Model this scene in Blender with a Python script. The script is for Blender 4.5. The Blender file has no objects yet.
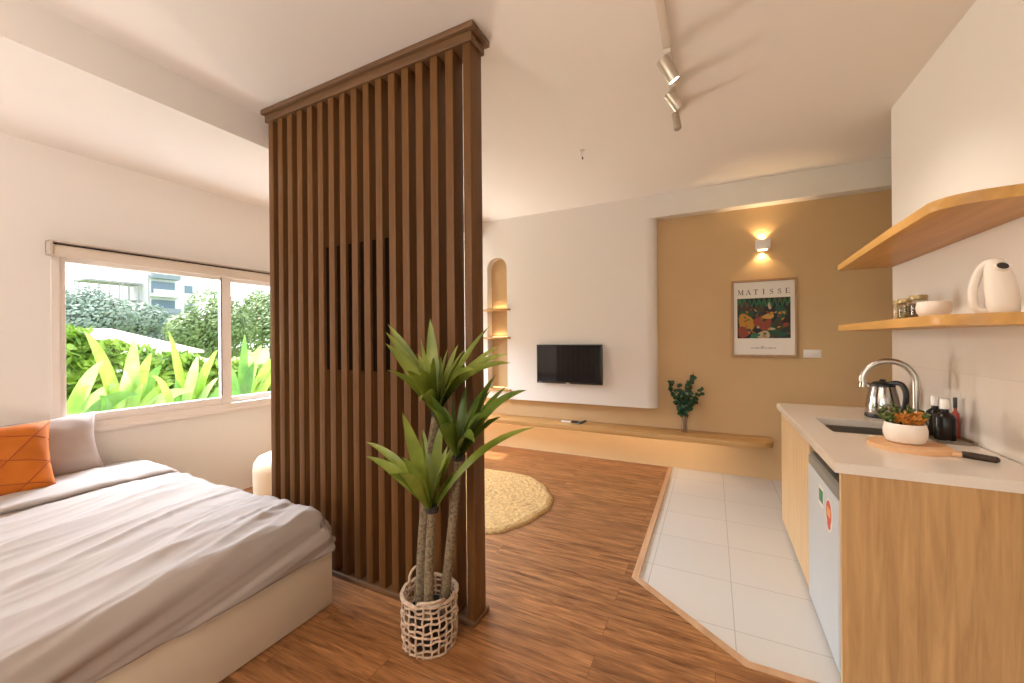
import bpy, bmesh, math, random
from mathutils import Vector, Matrix, noise
random.seed(7)
PI = math.pi
SC = bpy.context.scene
COL = SC.collection

# ------------------------------------------------------------------ materials
def new_mat(name):
    m = bpy.data.materials.new(name); m.use_nodes = True
    nt = m.node_tree
    return m, nt, nt.nodes['Principled BSDF']

def N(nt, typ, **kw):
    n = nt.nodes.new(typ)
    for k, v in kw.items():
        if k in n.inputs.keys() if isinstance(k, str) else False:
            n.inputs[k].default_value = v
        else:
            setattr(n, k, v)
    return n

def plain(name, c, rough=.6, metal=0, spec=.5, coat=0, bump=0, bscale=60, var=0, vscale=6):
    m, nt, b = new_mat(name)
    b.inputs['Base Color'].default_value = (*c, 1)
    b.inputs['Roughness'].default_value = rough
    b.inputs['Metallic'].default_value = metal
    b.inputs['Specular IOR Level'].default_value = spec
    b.inputs['Coat Weight'].default_value = coat
    tc = nt.nodes.new('ShaderNodeTexCoord')
    if bump:
        nz = nt.nodes.new('ShaderNodeTexNoise'); nz.inputs['Scale'].default_value = bscale
        nz.inputs['Detail'].default_value = 4
        bp = nt.nodes.new('ShaderNodeBump'); bp.inputs['Strength'].default_value = bump
        bp.inputs['Distance'].default_value = .004
        nt.links.new(tc.outputs['Object'], nz.inputs['Vector'])
        nt.links.new(nz.outputs['Fac'], bp.inputs['Height'])
        nt.links.new(bp.outputs['Normal'], b.inputs['Normal'])
    if var:
        nz = nt.nodes.new('ShaderNodeTexNoise'); nz.inputs['Scale'].default_value = vscale
        nz.inputs['Detail'].default_value = 3
        rp = nt.nodes.new('ShaderNodeValToRGB')
        rp.color_ramp.elements[0].position = .3; rp.color_ramp.elements[1].position = .7
        rp.color_ramp.elements[0].color = (*[x * (1 - var) for x in c], 1)
        rp.color_ramp.elements[1].color = (*[min(1, x * (1 + var)) for x in c], 1)
        nt.links.new(tc.outputs['Object'], nz.inputs['Vector'])
        nt.links.new(nz.outputs['Fac'], rp.inputs['Fac'])
        nt.links.new(rp.outputs['Color'], b.inputs['Base Color'])
    return m

def grain_color(nt, vec, c0, c1, stretch, scale, fine=True, contrast=(.3, .7)):
    mp = nt.nodes.new('ShaderNodeMapping'); mp.inputs['Scale'].default_value = stretch
    nt.links.new(vec, mp.inputs['Vector'])
    nz = nt.nodes.new('ShaderNodeTexNoise'); nz.inputs['Scale'].default_value = scale
    nz.inputs['Detail'].default_value = 8; nz.inputs['Roughness'].default_value = .62
    nz.inputs['Distortion'].default_value = .6
    nt.links.new(mp.outputs['Vector'], nz.inputs['Vector'])
    rp = nt.nodes.new('ShaderNodeValToRGB')
    rp.color_ramp.elements[0].position, rp.color_ramp.elements[1].position = contrast
    rp.color_ramp.elements[0].color = (*c0, 1); rp.color_ramp.elements[1].color = (*c1, 1)
    nt.links.new(nz.outputs['Fac'], rp.inputs['Fac'])
    return rp.outputs['Color'], nz.outputs['Fac']

def wood(name, c0, c1, axis='Z', rough=.45, scale=5, ratio=14, spec=.5):
    """oak / walnut with the grain running along one axis"""
    m, nt, b = new_mat(name)
    tc = nt.nodes.new('ShaderNodeTexCoord')
    s = {'X': (1, ratio, ratio), 'Y': (ratio, 1, ratio), 'Z': (ratio, ratio, 1)}[axis]
    col, fac = grain_color(nt, tc.outputs['Object'], c0, c1, s, scale / 4)
    nt.links.new(col, b.inputs['Base Color'])
    b.inputs['Roughness'].default_value = rough
    b.inputs['Specular IOR Level'].default_value = spec
    bp = nt.nodes.new('ShaderNodeBump'); bp.inputs['Strength'].default_value = .12
    bp.inputs['Distance'].default_value = .002
    nt.links.new(fac, bp.inputs['Height']); nt.links.new(bp.outputs['Normal'], b.inputs['Normal'])
    return m

def laminate():
    m, nt, b = new_mat('laminate_planks')
    tc = nt.nodes.new('ShaderNodeTexCoord')
    br = nt.nodes.new('ShaderNodeTexBrick')
    br.offset = .37; br.inputs['Scale'].default_value = 1
    br.inputs['Brick Width'].default_value = 1.2; br.inputs['Row Height'].default_value = .125
    br.inputs['Mortar Size'].default_value = .0012; br.inputs['Mortar Smooth'].default_value = .3
    br.inputs['Bias'].default_value = 0
    br.inputs['Color1'].default_value = (0, 0, 0, 1); br.inputs['Color2'].default_value = (1, 1, 1, 1)
    br.inputs['Mortar'].default_value = (.5, .5, .5, 1)
    nt.links.new(tc.outputs['Object'], br.inputs['Vector'])
    # shift the grain per plank
    ad = nt.nodes.new('ShaderNodeVectorMath'); ad.operation = 'MULTIPLY_ADD'
    ad.inputs[1].default_value = (3.1, .7, 2)
    nt.links.new(br.outputs['Color'], ad.inputs[0]); nt.links.new(tc.outputs['Object'], ad.inputs[2])
    c1, fac = grain_color(nt, ad.outputs[0], (.13, .047, .014), (.47, .225, .088), (1.5, 15, 4), 2.4, contrast=(.30, .70))
    c2, f2 = grain_color(nt, ad.outputs[0], (.70, .64, .58), (1.14, 1.10, 1.06), (3, 70, 4), 2.4, contrast=(.35, .65))
    mx = nt.nodes.new('ShaderNodeMix'); mx.data_type = 'RGBA'; mx.blend_type = 'MULTIPLY'
    mx.inputs['Factor'].default_value = 1
    nt.links.new(c1, mx.inputs['A']); nt.links.new(c2, mx.inputs['B'])
    mx2 = nt.nodes.new('ShaderNodeMix'); mx2.data_type = 'RGBA'; mx2.blend_type = 'MULTIPLY'
    mx2.inputs['B'].default_value = (.5, .42, .38, 1)
    nt.links.new(br.outputs['Fac'], mx2.inputs['Factor']); nt.links.new(mx.outputs['Result'], mx2.inputs['A'])
    hs = nt.nodes.new('ShaderNodeHueSaturation')
    mr = nt.nodes.new('ShaderNodeMapRange'); mr.inputs['To Min'].default_value = .92; mr.inputs['To Max'].default_value = 1.08
    nt.links.new(br.outputs['Color'], mr.inputs['Value']); nt.links.new(mr.outputs['Result'], hs.inputs['Value'])
    nt.links.new(mx2.outputs['Result'], hs.inputs['Color'])
    nt.links.new(hs.outputs['Color'], b.inputs['Base Color'])
    b.inputs['Roughness'].default_value = .38
    bp = nt.nodes.new('ShaderNodeBump'); bp.inputs['Strength'].default_value = .15; bp.inputs['Distance'].default_value = .002
    nt.links.new(f2, bp.inputs['Height']); nt.links.new(bp.outputs['Normal'], b.inputs['Normal'])
    return m

def tiles(name, c, grout, size, origin, rough=.22, plane='XY', width=.0025, bricky=0.0):
    m, nt, b = new_mat(name)
    tc = nt.nodes.new('ShaderNodeTexCoord')
    mp = nt.nodes.new('ShaderNodeMapping'); mp.inputs['Location'].default_value = origin
    if plane == 'YZ':
        mp.inputs['Rotation'].default_value = (0, 0, 0)
        sp = nt.nodes.new('ShaderNodeSeparateXYZ'); cb = nt.nodes.new('ShaderNodeCombineXYZ')
        nt.links.new(tc.outputs['Object'], sp.inputs[0])
        nt.links.new(sp.outputs['Y'], cb.inputs['X']); nt.links.new(sp.outputs['Z'], cb.inputs['Y'])
        nt.links.new(cb.outputs[0], mp.inputs['Vector'])
    else:
        nt.links.new(tc.outputs['Object'], mp.inputs['Vector'])
    br = nt.nodes.new('ShaderNodeTexBrick'); br.offset = 0; br.inputs['Scale'].default_value = 1
    br.inputs['Brick Width'].default_value = size[0]; br.inputs['Row Height'].default_value = size[1]
    br.inputs['Mortar Size'].default_value = width; br.inputs['Mortar Smooth'].default_value = .2
    br.inputs['Color1'].default_value = (*c, 1); br.inputs['Color2'].default_value = (*[x * .97 for x in c], 1)
    br.inputs['Mortar'].default_value = (*grout, 1)
    nt.links.new(mp.outputs['Vector'], br.inputs['Vector'])
    nt.links.new(br.outputs['Color'], b.inputs['Base Color'])
    b.inputs['Roughness'].default_value = rough
    bp = nt.nodes.new('ShaderNodeBump'); bp.inputs['Strength'].default_value = .4; bp.inputs['Distance'].default_value = .001
    bp.invert = True
    nt.links.new(br.outputs['Fac'], bp.inputs['Height']); nt.links.new(bp.outputs['Normal'], b.inputs['Normal'])
    return m

def leafmat(name, c0, c1, scale=9, trans=.3, rough=.45):
    m, nt, b = new_mat(name)
    tc = nt.nodes.new('ShaderNodeTexCoord')
    nz = nt.nodes.new('ShaderNodeTexNoise'); nz.inputs['Scale'].default_value = scale; nz.inputs['Detail'].default_value = 3
    nt.links.new(tc.outputs['Object'], nz.inputs['Vector'])
    rp = nt.nodes.new('ShaderNodeValToRGB'); rp.color_ramp.elements[0].position = .32; rp.color_ramp.elements[1].position = .68
    rp.color_ramp.elements[0].color = (*c0, 1); rp.color_ramp.elements[1].color = (*c1, 1)
    nt.links.new(nz.outputs['Fac'], rp.inputs['Fac'])
    nt.links.new(rp.outputs['Color'], b.inputs['Base Color'])
    b.inputs['Roughness'].default_value = rough
    if trans:
        tr = nt.nodes.new('ShaderNodeBsdfTranslucent'); nt.links.new(rp.outputs['Color'], tr.inputs['Color'])
        mx = nt.nodes.new('ShaderNodeMixShader'); mx.inputs[0].default_value = trans
        nt.links.new(b.outputs[0], mx.inputs[1]); nt.links.new(tr.outputs[0], mx.inputs[2])
        nt.links.new(mx.outputs[0], nt.nodes['Material Output'].inputs['Surface'])
    return m

def glassmat(name, tint=(1, 1, 1), gloss=.07, rough=0.02):
    m, nt, b = new_mat(name)
    t = nt.nodes.new('ShaderNodeBsdfTransparent'); t.inputs['Color'].default_value = (*tint, 1)
    g = nt.nodes.new('ShaderNodeBsdfGlossy'); g.inputs['Roughness'].default_value = rough
    mx = nt.nodes.new('ShaderNodeMixShader'); mx.inputs[0].default_value = gloss
    nt.links.new(t.outputs[0], mx.inputs[1]); nt.links.new(g.outputs[0], mx.inputs[2])
    nt.links.new(mx.outputs[0], nt.nodes['Material Output'].inputs['Surface'])
    return m

def emit(name, c, s):
    m, nt, b = new_mat(name)
    b.inputs['Base Color'].default_value = (*c, 1)
    b.inputs['Emission Color'].default_value = (*c, 1); b.inputs['Emission Strength'].default_value = s
    return m

M = {}
M['wall'] = plain('warm_white_paint', (.78, .735, .685), .85, bump=.05, bscale=180)
M['ceil'] = plain('ceiling_paint', (.78, .73, .675), .9)
M['brown_wall'] = plain('tan_limewash', (.585, .395, .205), .85, bump=.06, bscale=40, var=.05, vscale=1.6)
M['oak'] = wood('oak_vertical', (.33, .17, .06), (.52, .305, .125), 'Z', .42, 7, 18)
M['oak_door'] = wood('oak_door', (.54, .36, .18), (.68, .48, .27), 'Z', .42, 9, 20)
M['oak_y'] = wood('oak_shelf', (.46, .225, .05), (.64, .35, .10), 'Y', .4, 5, 12)
M['oak_x'] = wood('oak_bench', (.44, .235, .075), (.56, .33, .125), 'X', .4, 5, 12)
M['walnut'] = wood('walnut_slats', (.085, .034, .008), (.155, .067, .018), 'Z', .5, 6, 16, .3)
M['walnut_x'] = wood('walnut_cap', (.09, .042, .016), (.16, .08, .034), 'X', .4, 5, 14)
M['black_panel'] = plain('black_panel', (.010, .005, .003), 1, spec=0)
M['laminate'] = laminate()
M['trim_wood'] = wood('light_trim_wood', (.42, .23, .12), (.58, .36, .21), 'Y', .4, 5, 10)
M['tile'] = tiles('floor_tile', (.61, .58, .54), (.44, .41, .37), (.40, .40), (-.08 + .4 * 20, -2.05 + .4 * 20, 0))
M['backsplash'] = tiles('backsplash_tile', (.78, .70, .62), (.66, .58, .50), (.6, .3), (-2.06 + 6, -.845 + 3 - .0, 0), .12, 'YZ', .0012)
M['white_frame'] = plain('white_window_frame', (.78, .70, .64), .45)
M['glass'] = glassmat('window_glass', (1, 1, 1), .04)
M['blind'] = plain('blind_fabric', (.66, .56, .46), .8)
M['blind_metal'] = plain('blind_cassette', (.50, .42, .35), .5)
M['dark'] = plain('dark_gap', (.03, .022, .018), .7)
M['black'] = plain('black_plastic', (.012, .012, .013), .35)
M['tv_glass'] = plain('tv_glass', (.008, .007, .008), .08)
M['bed_base'] = plain('cream_bed_board', (.64, .55, .43), .5)
M['mattress'] = plain('mattress_fabric', (.75, .70, .64), .9)
M['duvet'] = plain('taupe_cotton', (.36, .305, .272), .9, bump=.12, bscale=320, spec=.2)
M['flap'] = plain('taupe_cotton_flap', (.36, .305, .272), .9, bump=.12, bscale=320, spec=.2)
M['pillow'] = plain('taupe_pillow', (.38, .30, .265), .88, bump=.1, bscale=320, spec=.2)
M['orange'] = plain('burnt_orange_velvet', (.45, .115, .006), .75, var=.15, vscale=5, spec=.3)
M['orange_seam'] = plain('orange_seam', (.30, .055, .006), .8)
M['pouf'] = plain('cream_boucle', (.80, .66, .47), .95, bump=.4, bscale=120)
M['rug'] = plain('mustard_shag', (.52, .33, .13), .95, var=.28, vscale=60)
M['rope'] = plain('natural_rope', (.47, .33, .22), .85, bump=.5, bscale=200, var=.25, vscale=40)
M['soil'] = plain('dark_soil', (.02, .015, .01), .95)
M['cane'] = plain('cane_bark', (.155, .11, .058), .85, bump=1, bscale=90, var=.55, vscale=90)
M['drac'] = leafmat('dracaena_leaf', (.12, .165, .014), (.26, .30, .045), 7, .22, .38)
M['drac2'] = leafmat('dracaena_leaf_dark', (.07, .125, .015), (.16, .215, .03), 7, .18, .38)
M['dark_leaf'] = leafmat('dark_green_leaf', (.008, .045, .018), (.03, .10, .04), 40, .1)
M['stem'] = plain('brown_stem', (.12, .06, .03), .7)
M['vase'] = glassmat('vase_glass', (.93, .90, .85), .12)
M['white_gloss'] = plain('white_gloss', (.80, .75, .70), .3)
M['white_matt'] = plain('white_ceramic', (.78, .69, .60), .55)
M['metal_grey'] = plain('track_metal', (.55, .47, .38), .35, metal=.6)
M['track_white'] = plain('track_white', (.70, .62, .53), .5)
M['steel'] = plain('brushed_steel', (.55, .51, .46), .28, metal=1)
M['chrome'] = plain('chrome', (.50, .47, .43), .14, metal=1)
M['quartz'] = plain('quartz_top', (.66, .58, .50), .16, var=.02, vscale=140)
M['fridge'] = plain('grey_blue_fridge', (.50, .54, .57), .35)
M['fridge_dark'] = plain('fridge_trim', (.20, .19, .165), .5)
M['sticker_g'] = plain('green_sticker', (.02, .22, .10), .5)
M['sticker_w'] = plain('white_sticker', (.75, .72, .66), .5)
M['sticker_r'] = plain('red_sticker', (.52, .06, .035), .5)
M['sticker_y'] = plain('yellow_sticker', (.72, .36, .10), .5)
M['board'] = wood('beech_board', (.62, .33, .15), (.74, .44, .23), 'X', .45, 5, 8)
M['handle_wood'] = wood('dark_handle_wood', (.025, .015, .010), (.07, .042, .025), 'X', .6, 6, 10, .25)
M['succ_g'] = leafmat('succulent_green', (.05, .085, .015), (.17, .20, .05), 60, .1)
M['succ_o'] = leafmat('succulent_orange', (.42, .14, .02), (.62, .26, .04), 60, .1)
M['bottle'] = plain('dark_bottle', (.012, .008, .006), .22, spec=.25)
M['bottle_r'] = plain('red_bottle', (.30, .03, .02), .2)
M['jar_glass'] = glassmat('jar_glass', (.86, .80, .70), .12)
M['spice_a'] = plain('spice_green', (.26, .22, .09), .9, var=.5, vscale=90)
M['spice_b'] = plain('spice_cream', (.62, .50, .36), .9, var=.2, vscale=90)
M['spice_c'] = plain('peppercorns', (.10, .065, .04), .9, var=.8, vscale=140)
M['gold_lid'] = plain('gold_lid', (.42, .30, .14), .35, metal=.7)
M['paper'] = plain('poster_paper', (.80, .74, .66), .7)
M['ink'] = plain('poster_ink', (.03, .035, .025), .7)
M['frame_wood'] = wood('poster_frame_oak', (.30, .165, .07), (.42, .25, .12), 'Z', .4, 6, 12)
M['lamp_glow'] = emit('warm_lamp_glow', (1, .72, .38), 5)
M['spot_glow'] = emit('spot_glow', (1, .95, .82), 8)
M['led'] = emit('led_strip', (1, .70, .34), 1.6)
M['hot_leaf'] = leafmat('bright_leaf', (.12, .25, .02), (.27, .40, .055), 5, .45, .35)
M['hot_leaf2'] = leafmat('bright_leaf_pale', (.19, .32, .06), (.36, .48, .17), 5, .45, .35)
M['hot_leaf3'] = leafmat('deep_leaf', (.045, .14, .018), (.12, .26, .035), 5, .4, .35)
M['hedge'] = leafmat('hedge_leaf', (.06, .15, .012), (.26, .42, .04), 6, .3)
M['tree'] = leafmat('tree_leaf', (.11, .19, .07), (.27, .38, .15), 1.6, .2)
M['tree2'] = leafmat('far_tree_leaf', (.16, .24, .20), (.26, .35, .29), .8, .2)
M['bark'] = plain('bark', (.16, .12, .09), .9)
M['roof'] = plain('pale_roof', (.70, .58, .52), .8)
M['ext_white'] = plain('ext_white', (.62, .64, .68), .8)
M['ext_grey'] = plain('ext_grey', (.22, .27, .33), .6)
M['ext_glass'] = plain('ext_glass', (.12, .19, .26), .2)
M['frame_grey'] = plain('frame_grey', (.28, .29, .31), .7)
M['ground'] = plain('ground_green', (.20, .28, .08), .95, var=.4, vscale=3)

# ------------------------------------------------------------------ mesh builder (world coordinates)
class MB:
    def __init__(s): s.bm = bmesh.new(); s.mi = 0
    def _add(s, verts, faces):
        vs = [s.bm.verts.new(v) for v in verts]
        fs = []
        for f in faces:
            try:
                nf = s.bm.faces.new([vs[i] for i in f]); nf.material_index = s.mi; fs.append(nf)
            except ValueError: pass
        return vs, fs
    def box(s, x0, x1, y0, y1, z0, z1, bev=0, seg=2):
        v = [(x0, y0, z0), (x1, y0, z0), (x1, y1, z0), (x0, y1, z0), (x0, y0, z1), (x1, y0, z1), (x1, y1, z1), (x0, y1, z1)]
        f = [(0, 3, 2, 1), (4, 5, 6, 7), (0, 1, 5, 4), (1, 2, 6, 5), (2, 3, 7, 6), (3, 0, 4, 7)]
        vs, fs = s._add(v, f)
        if bev:
            es = list({e for q in fs for e in q.edges})
            bmesh.ops.bevel(s.bm, geom=es, offset=bev, segments=seg, affect='EDGES', profile=.5)
        return s
    def prism(s, pts, h0, h1, axis='Z', bev=0):
        """extrude a 2-D outline; axis = extrusion axis"""
        def P(p, h):
            return {'Z': (p[0], p[1], h), 'Y': (p[0], h, p[1]), 'X': (h, p[0], p[1])}[axis]
        n = len(pts)
        v = [P(p, h0) for p in pts] + [P(p, h1) for p in pts]
        f = [tuple(range(n - 1, -1, -1)), tuple(range(n, 2 * n))] + [(i, (i + 1) % n, n + (i + 1) % n, n + i) for i in range(n)]
        vs, fs = s._add(v, f)
        if bev:
            es = list({e for q in fs[:2] for e in q.edges})
            bmesh.ops.bevel(s.bm, geom=es, offset=bev, segments=2, affect='EDGES', profile=.5)
        return s
    def tube(s, path, r, n=10, cap=True, closed=False):
        path = [Vector(p) for p in path]
        rs = r if isinstance(r, (list, tuple)) else [r] * len(path)
        rings = []; L = len(path)
        t0 = (path[1] - path[0]).normalized()
        up = Vector((0, 0, 1)) if abs(t0.z) < .9 else Vector((1, 0, 0))
        u = t0.cross(up).normalized()
        for i, p in enumerate(path):
            if closed: t = (path[(i + 1) % L] - path[i - 1]).normalized()
            elif i == 0: t = t0
            elif i == L - 1: t = (path[-1] - path[-2]).normalized()
            else: t = ((path[i + 1] - p).normalized() + (p - path[i - 1]).normalized()).normalized()
            u = (u - t * u.dot(t)).normalized(); w = t.cross(u)
            rings.append([s.bm.verts.new(p + (u * math.cos(2 * PI * k / n) + w * math.sin(2 * PI * k / n)) * rs[i]) for k in range(n)])
        R = L if closed else L - 1
        for i in range(R):
            a, b = rings[i], rings[(i + 1) % L]
            for k in range(n):
                f = s.bm.faces.new((a[k], a[(k + 1) % n], b[(k + 1) % n], b[k])); f.material_index = s.mi
        if cap and not closed:
            s.bm.faces.new(rings[0][::-1]).material_index = s.mi; s.bm.faces.new(rings[-1]).material_index = s.mi
        return s
    def lathe(s, prof, c, n=32, M=None, cap0=True, cap1=True):
        """profile [(r, z)] turned about a vertical axis at c"""
        rings = []
        for r, z in prof:
            ring = []
            for k in range(n):
                a = 2 * PI * k / n
                p = Vector((r * math.cos(a), r * math.sin(a), z))
                if M: p = M @ p
                ring.append(s.bm.verts.new(p + Vector(c)))
            rings.append(ring)
        for a, b in zip(rings, rings[1:]):
            for k in range(n):
                f = s.bm.faces.new((a[k], a[(k + 1) % n], b[(k + 1) % n], b[k])); f.material_index = s.mi
        if cap0 and prof[0][0] > 1e-6: s.bm.faces.new(rings[0][::-1]).material_index = s.mi
        if cap1 and prof[-1][0] > 1e-6: s.bm.faces.new(rings[-1]).material_index = s.mi
        return s
    def grid(s, fn, nu, nv, wrap=False):
        vs = [[s.bm.verts.new(fn(i / nu, j / nv)) for j in range(nv + 1)] for i in range(nu + 1)]
        for i in range(nu):
            for j in range(nv):
                s.bm.faces.new((vs[i][j], vs[i + 1][j], vs[i + 1][j + 1], vs[i][j + 1])).material_index = s.mi
        return s
    def blade(s, pts, w, fold=.25, up=None, n=10, prof=None, thick=0):
        """a leaf along a quadratic/cubic path, V-folded, widest before the middle"""
        P = [Vector(p) for p in pts]
        def bez(t):
            q = P[:]
            while len(q) > 1: q = [a.lerp(b, t) for a, b in zip(q, q[1:])]
            return q[0]
        prof = prof or (lambda t: (math.sin(PI * min(1, .14 + .86 * t) ** .62) ** .8) * (1 if t < 1 else 0))
        prev = None
        for i in range(n + 1):
            t = i / n; p = bez(t); d = (bez(min(1, t + .02)) - bez(max(0, t - .02))).normalized()
            u = Vector(up) if up else Vector((0, 0, 1))
            side = d.cross(u)
            if side.length < .05: side = d.cross(Vector((1, 0, 0)))
            side.normalize(); nr = side.cross(d).normalized()
            hw = w * .5 * max(0, prof(t))
            if i == n: cur = [s.bm.verts.new(p)] * 3
            else: cur = [s.bm.verts.new(p - side * hw + nr * hw * fold), s.bm.verts.new(p), s.bm.verts.new(p + side * hw + nr * hw * fold)]
            if prev:
                for k in (0, 1):
                    q = [prev[k], prev[k + 1], cur[k + 1], cur[k]]
                    q2 = []
                    for v in q:
                        if v not in q2: q2.append(v)
                    if len(q2) > 2:
                        f = s.bm.faces.new(q2); f.material_index = s.mi; f.smooth = True
            prev = cur
        return s
    def build(s, name, mats, parent=None, loc=None, smooth=True, angle=35):
        mats = mats if isinstance(mats, list) else [mats]
        bm = s.bm
        if parent is not None:
            q = parent; org = Vector((0, 0, 0))
            while q is not None: org = org + q.location; q = q.parent
        elif loc is not None: org = Vector(loc)
        else:
            xs = [v.co.x for v in bm.verts]; ys = [v.co.y for v in bm.verts]; zs = [v.co.z for v in bm.verts]
            org = Vector(((min(xs) + max(xs)) / 2, (min(ys) + max(ys)) / 2, min(zs)))
        bmesh.ops.translate(bm, verts=bm.verts, vec=-org)
        bmesh.ops.recalc_face_normals(bm, faces=bm.faces)
        me = bpy.data.meshes.new(name)
        for e in bm.edges:
            if len(e.link_faces) == 2 and e.calc_face_angle(0) > math.radians(angle): e.smooth = False
        for f in bm.faces: f.smooth = smooth
        bm.to_mesh(me); bm.free()
        for m in mats: me.materials.append(M[m] if isinstance(m, str) else m)
        o = bpy.data.objects.new(name, me); COL.objects.link(o)
        if parent is not None: o.parent = parent
        else: o.location = org
        return o

def tag(o, label=None, cat=None, group=None, kind=None):
    if label: o['label'] = label
    if cat: o['category'] = cat
    if group: o['group'] = group
    if kind: o['kind'] = kind
    return o

def thing(name, loc, label, cat, group=None):
    o = bpy.data.objects.new(name, None); COL.objects.link(o); o.location = loc
    o.empty_display_size = .1
    return tag(o, label, cat, group)

def copy_tree(o, parent=None):
    c = o.copy(); COL.objects.link(c)
    if parent is not None: c.parent = parent
    for ch in [q for q in bpy.data.objects if q.parent == o]: copy_tree(ch, c)
    return c

def struct(name, mb, m, label=None, **k):
    o = mb.build(name, m, **k); o['kind'] = 'structure'
    if label: o['label'] = label
    return o

def arc(cx, cy, r, a0, a1, n=8):
    return [(cx + r * math.cos(math.radians(a0 + (a1 - a0) * i / n)), cy + r * math.sin(math.radians(a0 + (a1 - a0) * i / n))) for i in range(n + 1)]

def light(name, typ, loc, rot, energy, color, **k):
    l = bpy.data.lights.new(name, typ); l.energy = energy; l.color = color
    for a, b in k.items(): setattr(l, a, b)
    o = bpy.data.objects.new(name, l); COL.objects.link(o); o.location = loc; o.rotation_euler = rot
    return o

def spl(P, n=6):
    o = []
    for i in range(len(P) - 1):
        p0, p1, p2, p3 = P[max(0, i - 1)], P[i], P[i + 1], P[min(len(P) - 1, i + 2)]
        for k in range(n):
            t = k / n
            o.append(tuple(.5 * (2 * b + (c - a) * t + (2 * a - 5 * b + 4 * c - d) * t * t + (3 * b - a - 3 * c + d) * t ** 3) for a, b, c, d in zip(p0, p1, p2, p3)))
    o.append(P[-1]); return o

# ------------------------------------------------------------------ the room
XL, XR, YF, YB, ZC, ZS = -3.72, 1.02, 4.36, -3.0, 2.75, 2.555
O0 = (0, 0, 0)
struct('floor', MB().box(-3.9, 2.4, YB - .1, 4.6, -.12, 0), 'tile', loc=O0)
# laminate area laid over the tiles, with its bevelled light edge strip
lam = [(-3.72, YB), (.44, YB), (.44, 1.83), (.11, 1.83), (-.405, 2.245), (-.405, 4.33), (-3.72, 4.33)]
struct('floor_laminate', MB().prism(lam, 0, .008), 'laminate', loc=O0)
tr = MB()
def strip(mb, a, b, w=.035, h=.012):
    a, b = Vector((*a, 0)), Vector((*b, 0)); d = (b - a).normalized(); n = Vector((-d.y, d.x, 0)) * w
    a2, b2 = a - d * .0, b + d * .0
    q = [a2, b2, b2 + n, a2 + n]
    mb.prism([(p.x, p.y) for p in q], .001, h)
ti = [(.44, 1.83), (.11, 1.83), (-.405, 2.245), (-.405, 4.33)]; to = [(.44, 1.865), (.1225, 1.865), (-.37, 2.262), (-.37, 4.33)]
for k in range(3): tr.prism([ti[k], ti[k + 1], to[k + 1], to[k]], .001, .012)
struct('trim_1', tr, 'trim_wood', loc=O0)
ce = MB(); ce.box(-2.545, 2.4, YB - .1, 4.6, ZC, ZC + .1)
struct('ceiling', ce, 'ceil', loc=O0)
struct('ceiling_soffit', MB().box(-3.9, -2.545, YB - .1, 4.6, ZS, ZC + .1), 'wall', loc=O0)
# window wall: opening Y .95..3.05, Z .74..1.93
WY0, WY1, WZ0, WZ1 = .952, 3.05, .742, 1.93
w = MB()
w.box(-3.9, XL, YB - .1, WY0, 0, ZS); w.box(-3.9, XL, WY1, 3.78, 0, ZS); w.box(-3.9, XL, 4.345, 4.6, 0, ZS); w.box(-3.9, XL, 3.78, 4.345, 2.25, ZS)
w.box(-3.9, XL, WY0, WY1, 0, WZ0); w.box(-3.9, XL, WY0, WY1, WZ1, ZS)
struct('wall_left', w, 'wall', loc=O0)
struct('wall_far', MB().box(-3.9, 2.5, YF, YF + .15, 0, ZC), 'brown_wall', loc=O0)
# white media wall in front of it, floating over the bench, with an arched niche
YP = 4.23
mw = MB(); bm = mw.bm
PZ = .605; PX = -.50; RR = .10
NX0, NX1, NZ0, NR = -2.45, -2.18, .70, .135
NZ1 = 2.30 - NR
out = [(XL, PZ), (PX - RR, PZ), (PX - RR, ZC), (XL, ZC)]
hole = [(NX0, NZ0), (NX1, NZ0)] + arc((NX0 + NX1) / 2, NZ1, NR, 0, 180, 14)
ov = [bm.verts.new((x, YP, z)) for x, z in out]; hv = [bm.verts.new((x, YP, z)) for x, z in hole]
es = [bm.edges.new((ov[i], ov[(i + 1) % 4])) for i in range(4)] + [bm.edges.new((hv[i], hv[(i + 1) % len(hv)])) for i in range(len(hv))]
bmesh.ops.triangle_fill(bm, edges=es, use_beauty=True)
ND = YP + .11
hb = [bm.verts.new((x, ND, z)) for x, z in hole]
for i in range(len(hole)):
    j = (i + 1) % len(hole); bm.faces.new((hv[i], hv[j], hb[j], hb[i]))
f_ = bm.faces.new(hb); f_.material_index = 1
prof = [(PX - RR, YP)] + arc(PX - RR, YP + RR, RR, -90, 0, 10)[1:] + [(PX, YF)]
for (a, b) in zip(prof, prof[1:]):
    mw._add([(a[0], a[1], PZ), (b[0], b[1], PZ), (b[0], b[1], ZC), (a[0], a[1], ZC)], [(0, 1, 2, 3)])
mw._add([(XL, YP, PZ)] + [(p[0], p[1], PZ) for p in prof] + [(XL, YF, PZ)], [tuple(range(len(prof) + 2))])
FZ = 2.525
mw.box(PX - RR, 2.4, YP, YF, FZ, ZC)
struct('wall_far_white', mw, ['wall', 'brown_wall'], loc=O0)
# kitchen wall and the recess beyond its end
struct('wall_right', MB().box(XR, XR + .14, YB, 3.335, 0, ZC), 'wall', loc=O0)
struct('wall_right_recess', MB().box(2.3, 2.45, 3.2, 4.6, 0, ZC).box(XR + .14, 2.45, 3.1, 3.2, 0, ZC), 'wall', loc=O0)
struct('wall_right_backsplash', MB().box(XR - .006, XR, .9, 3.33, .845, 1.36), 'backsplash', loc=O0)
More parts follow.
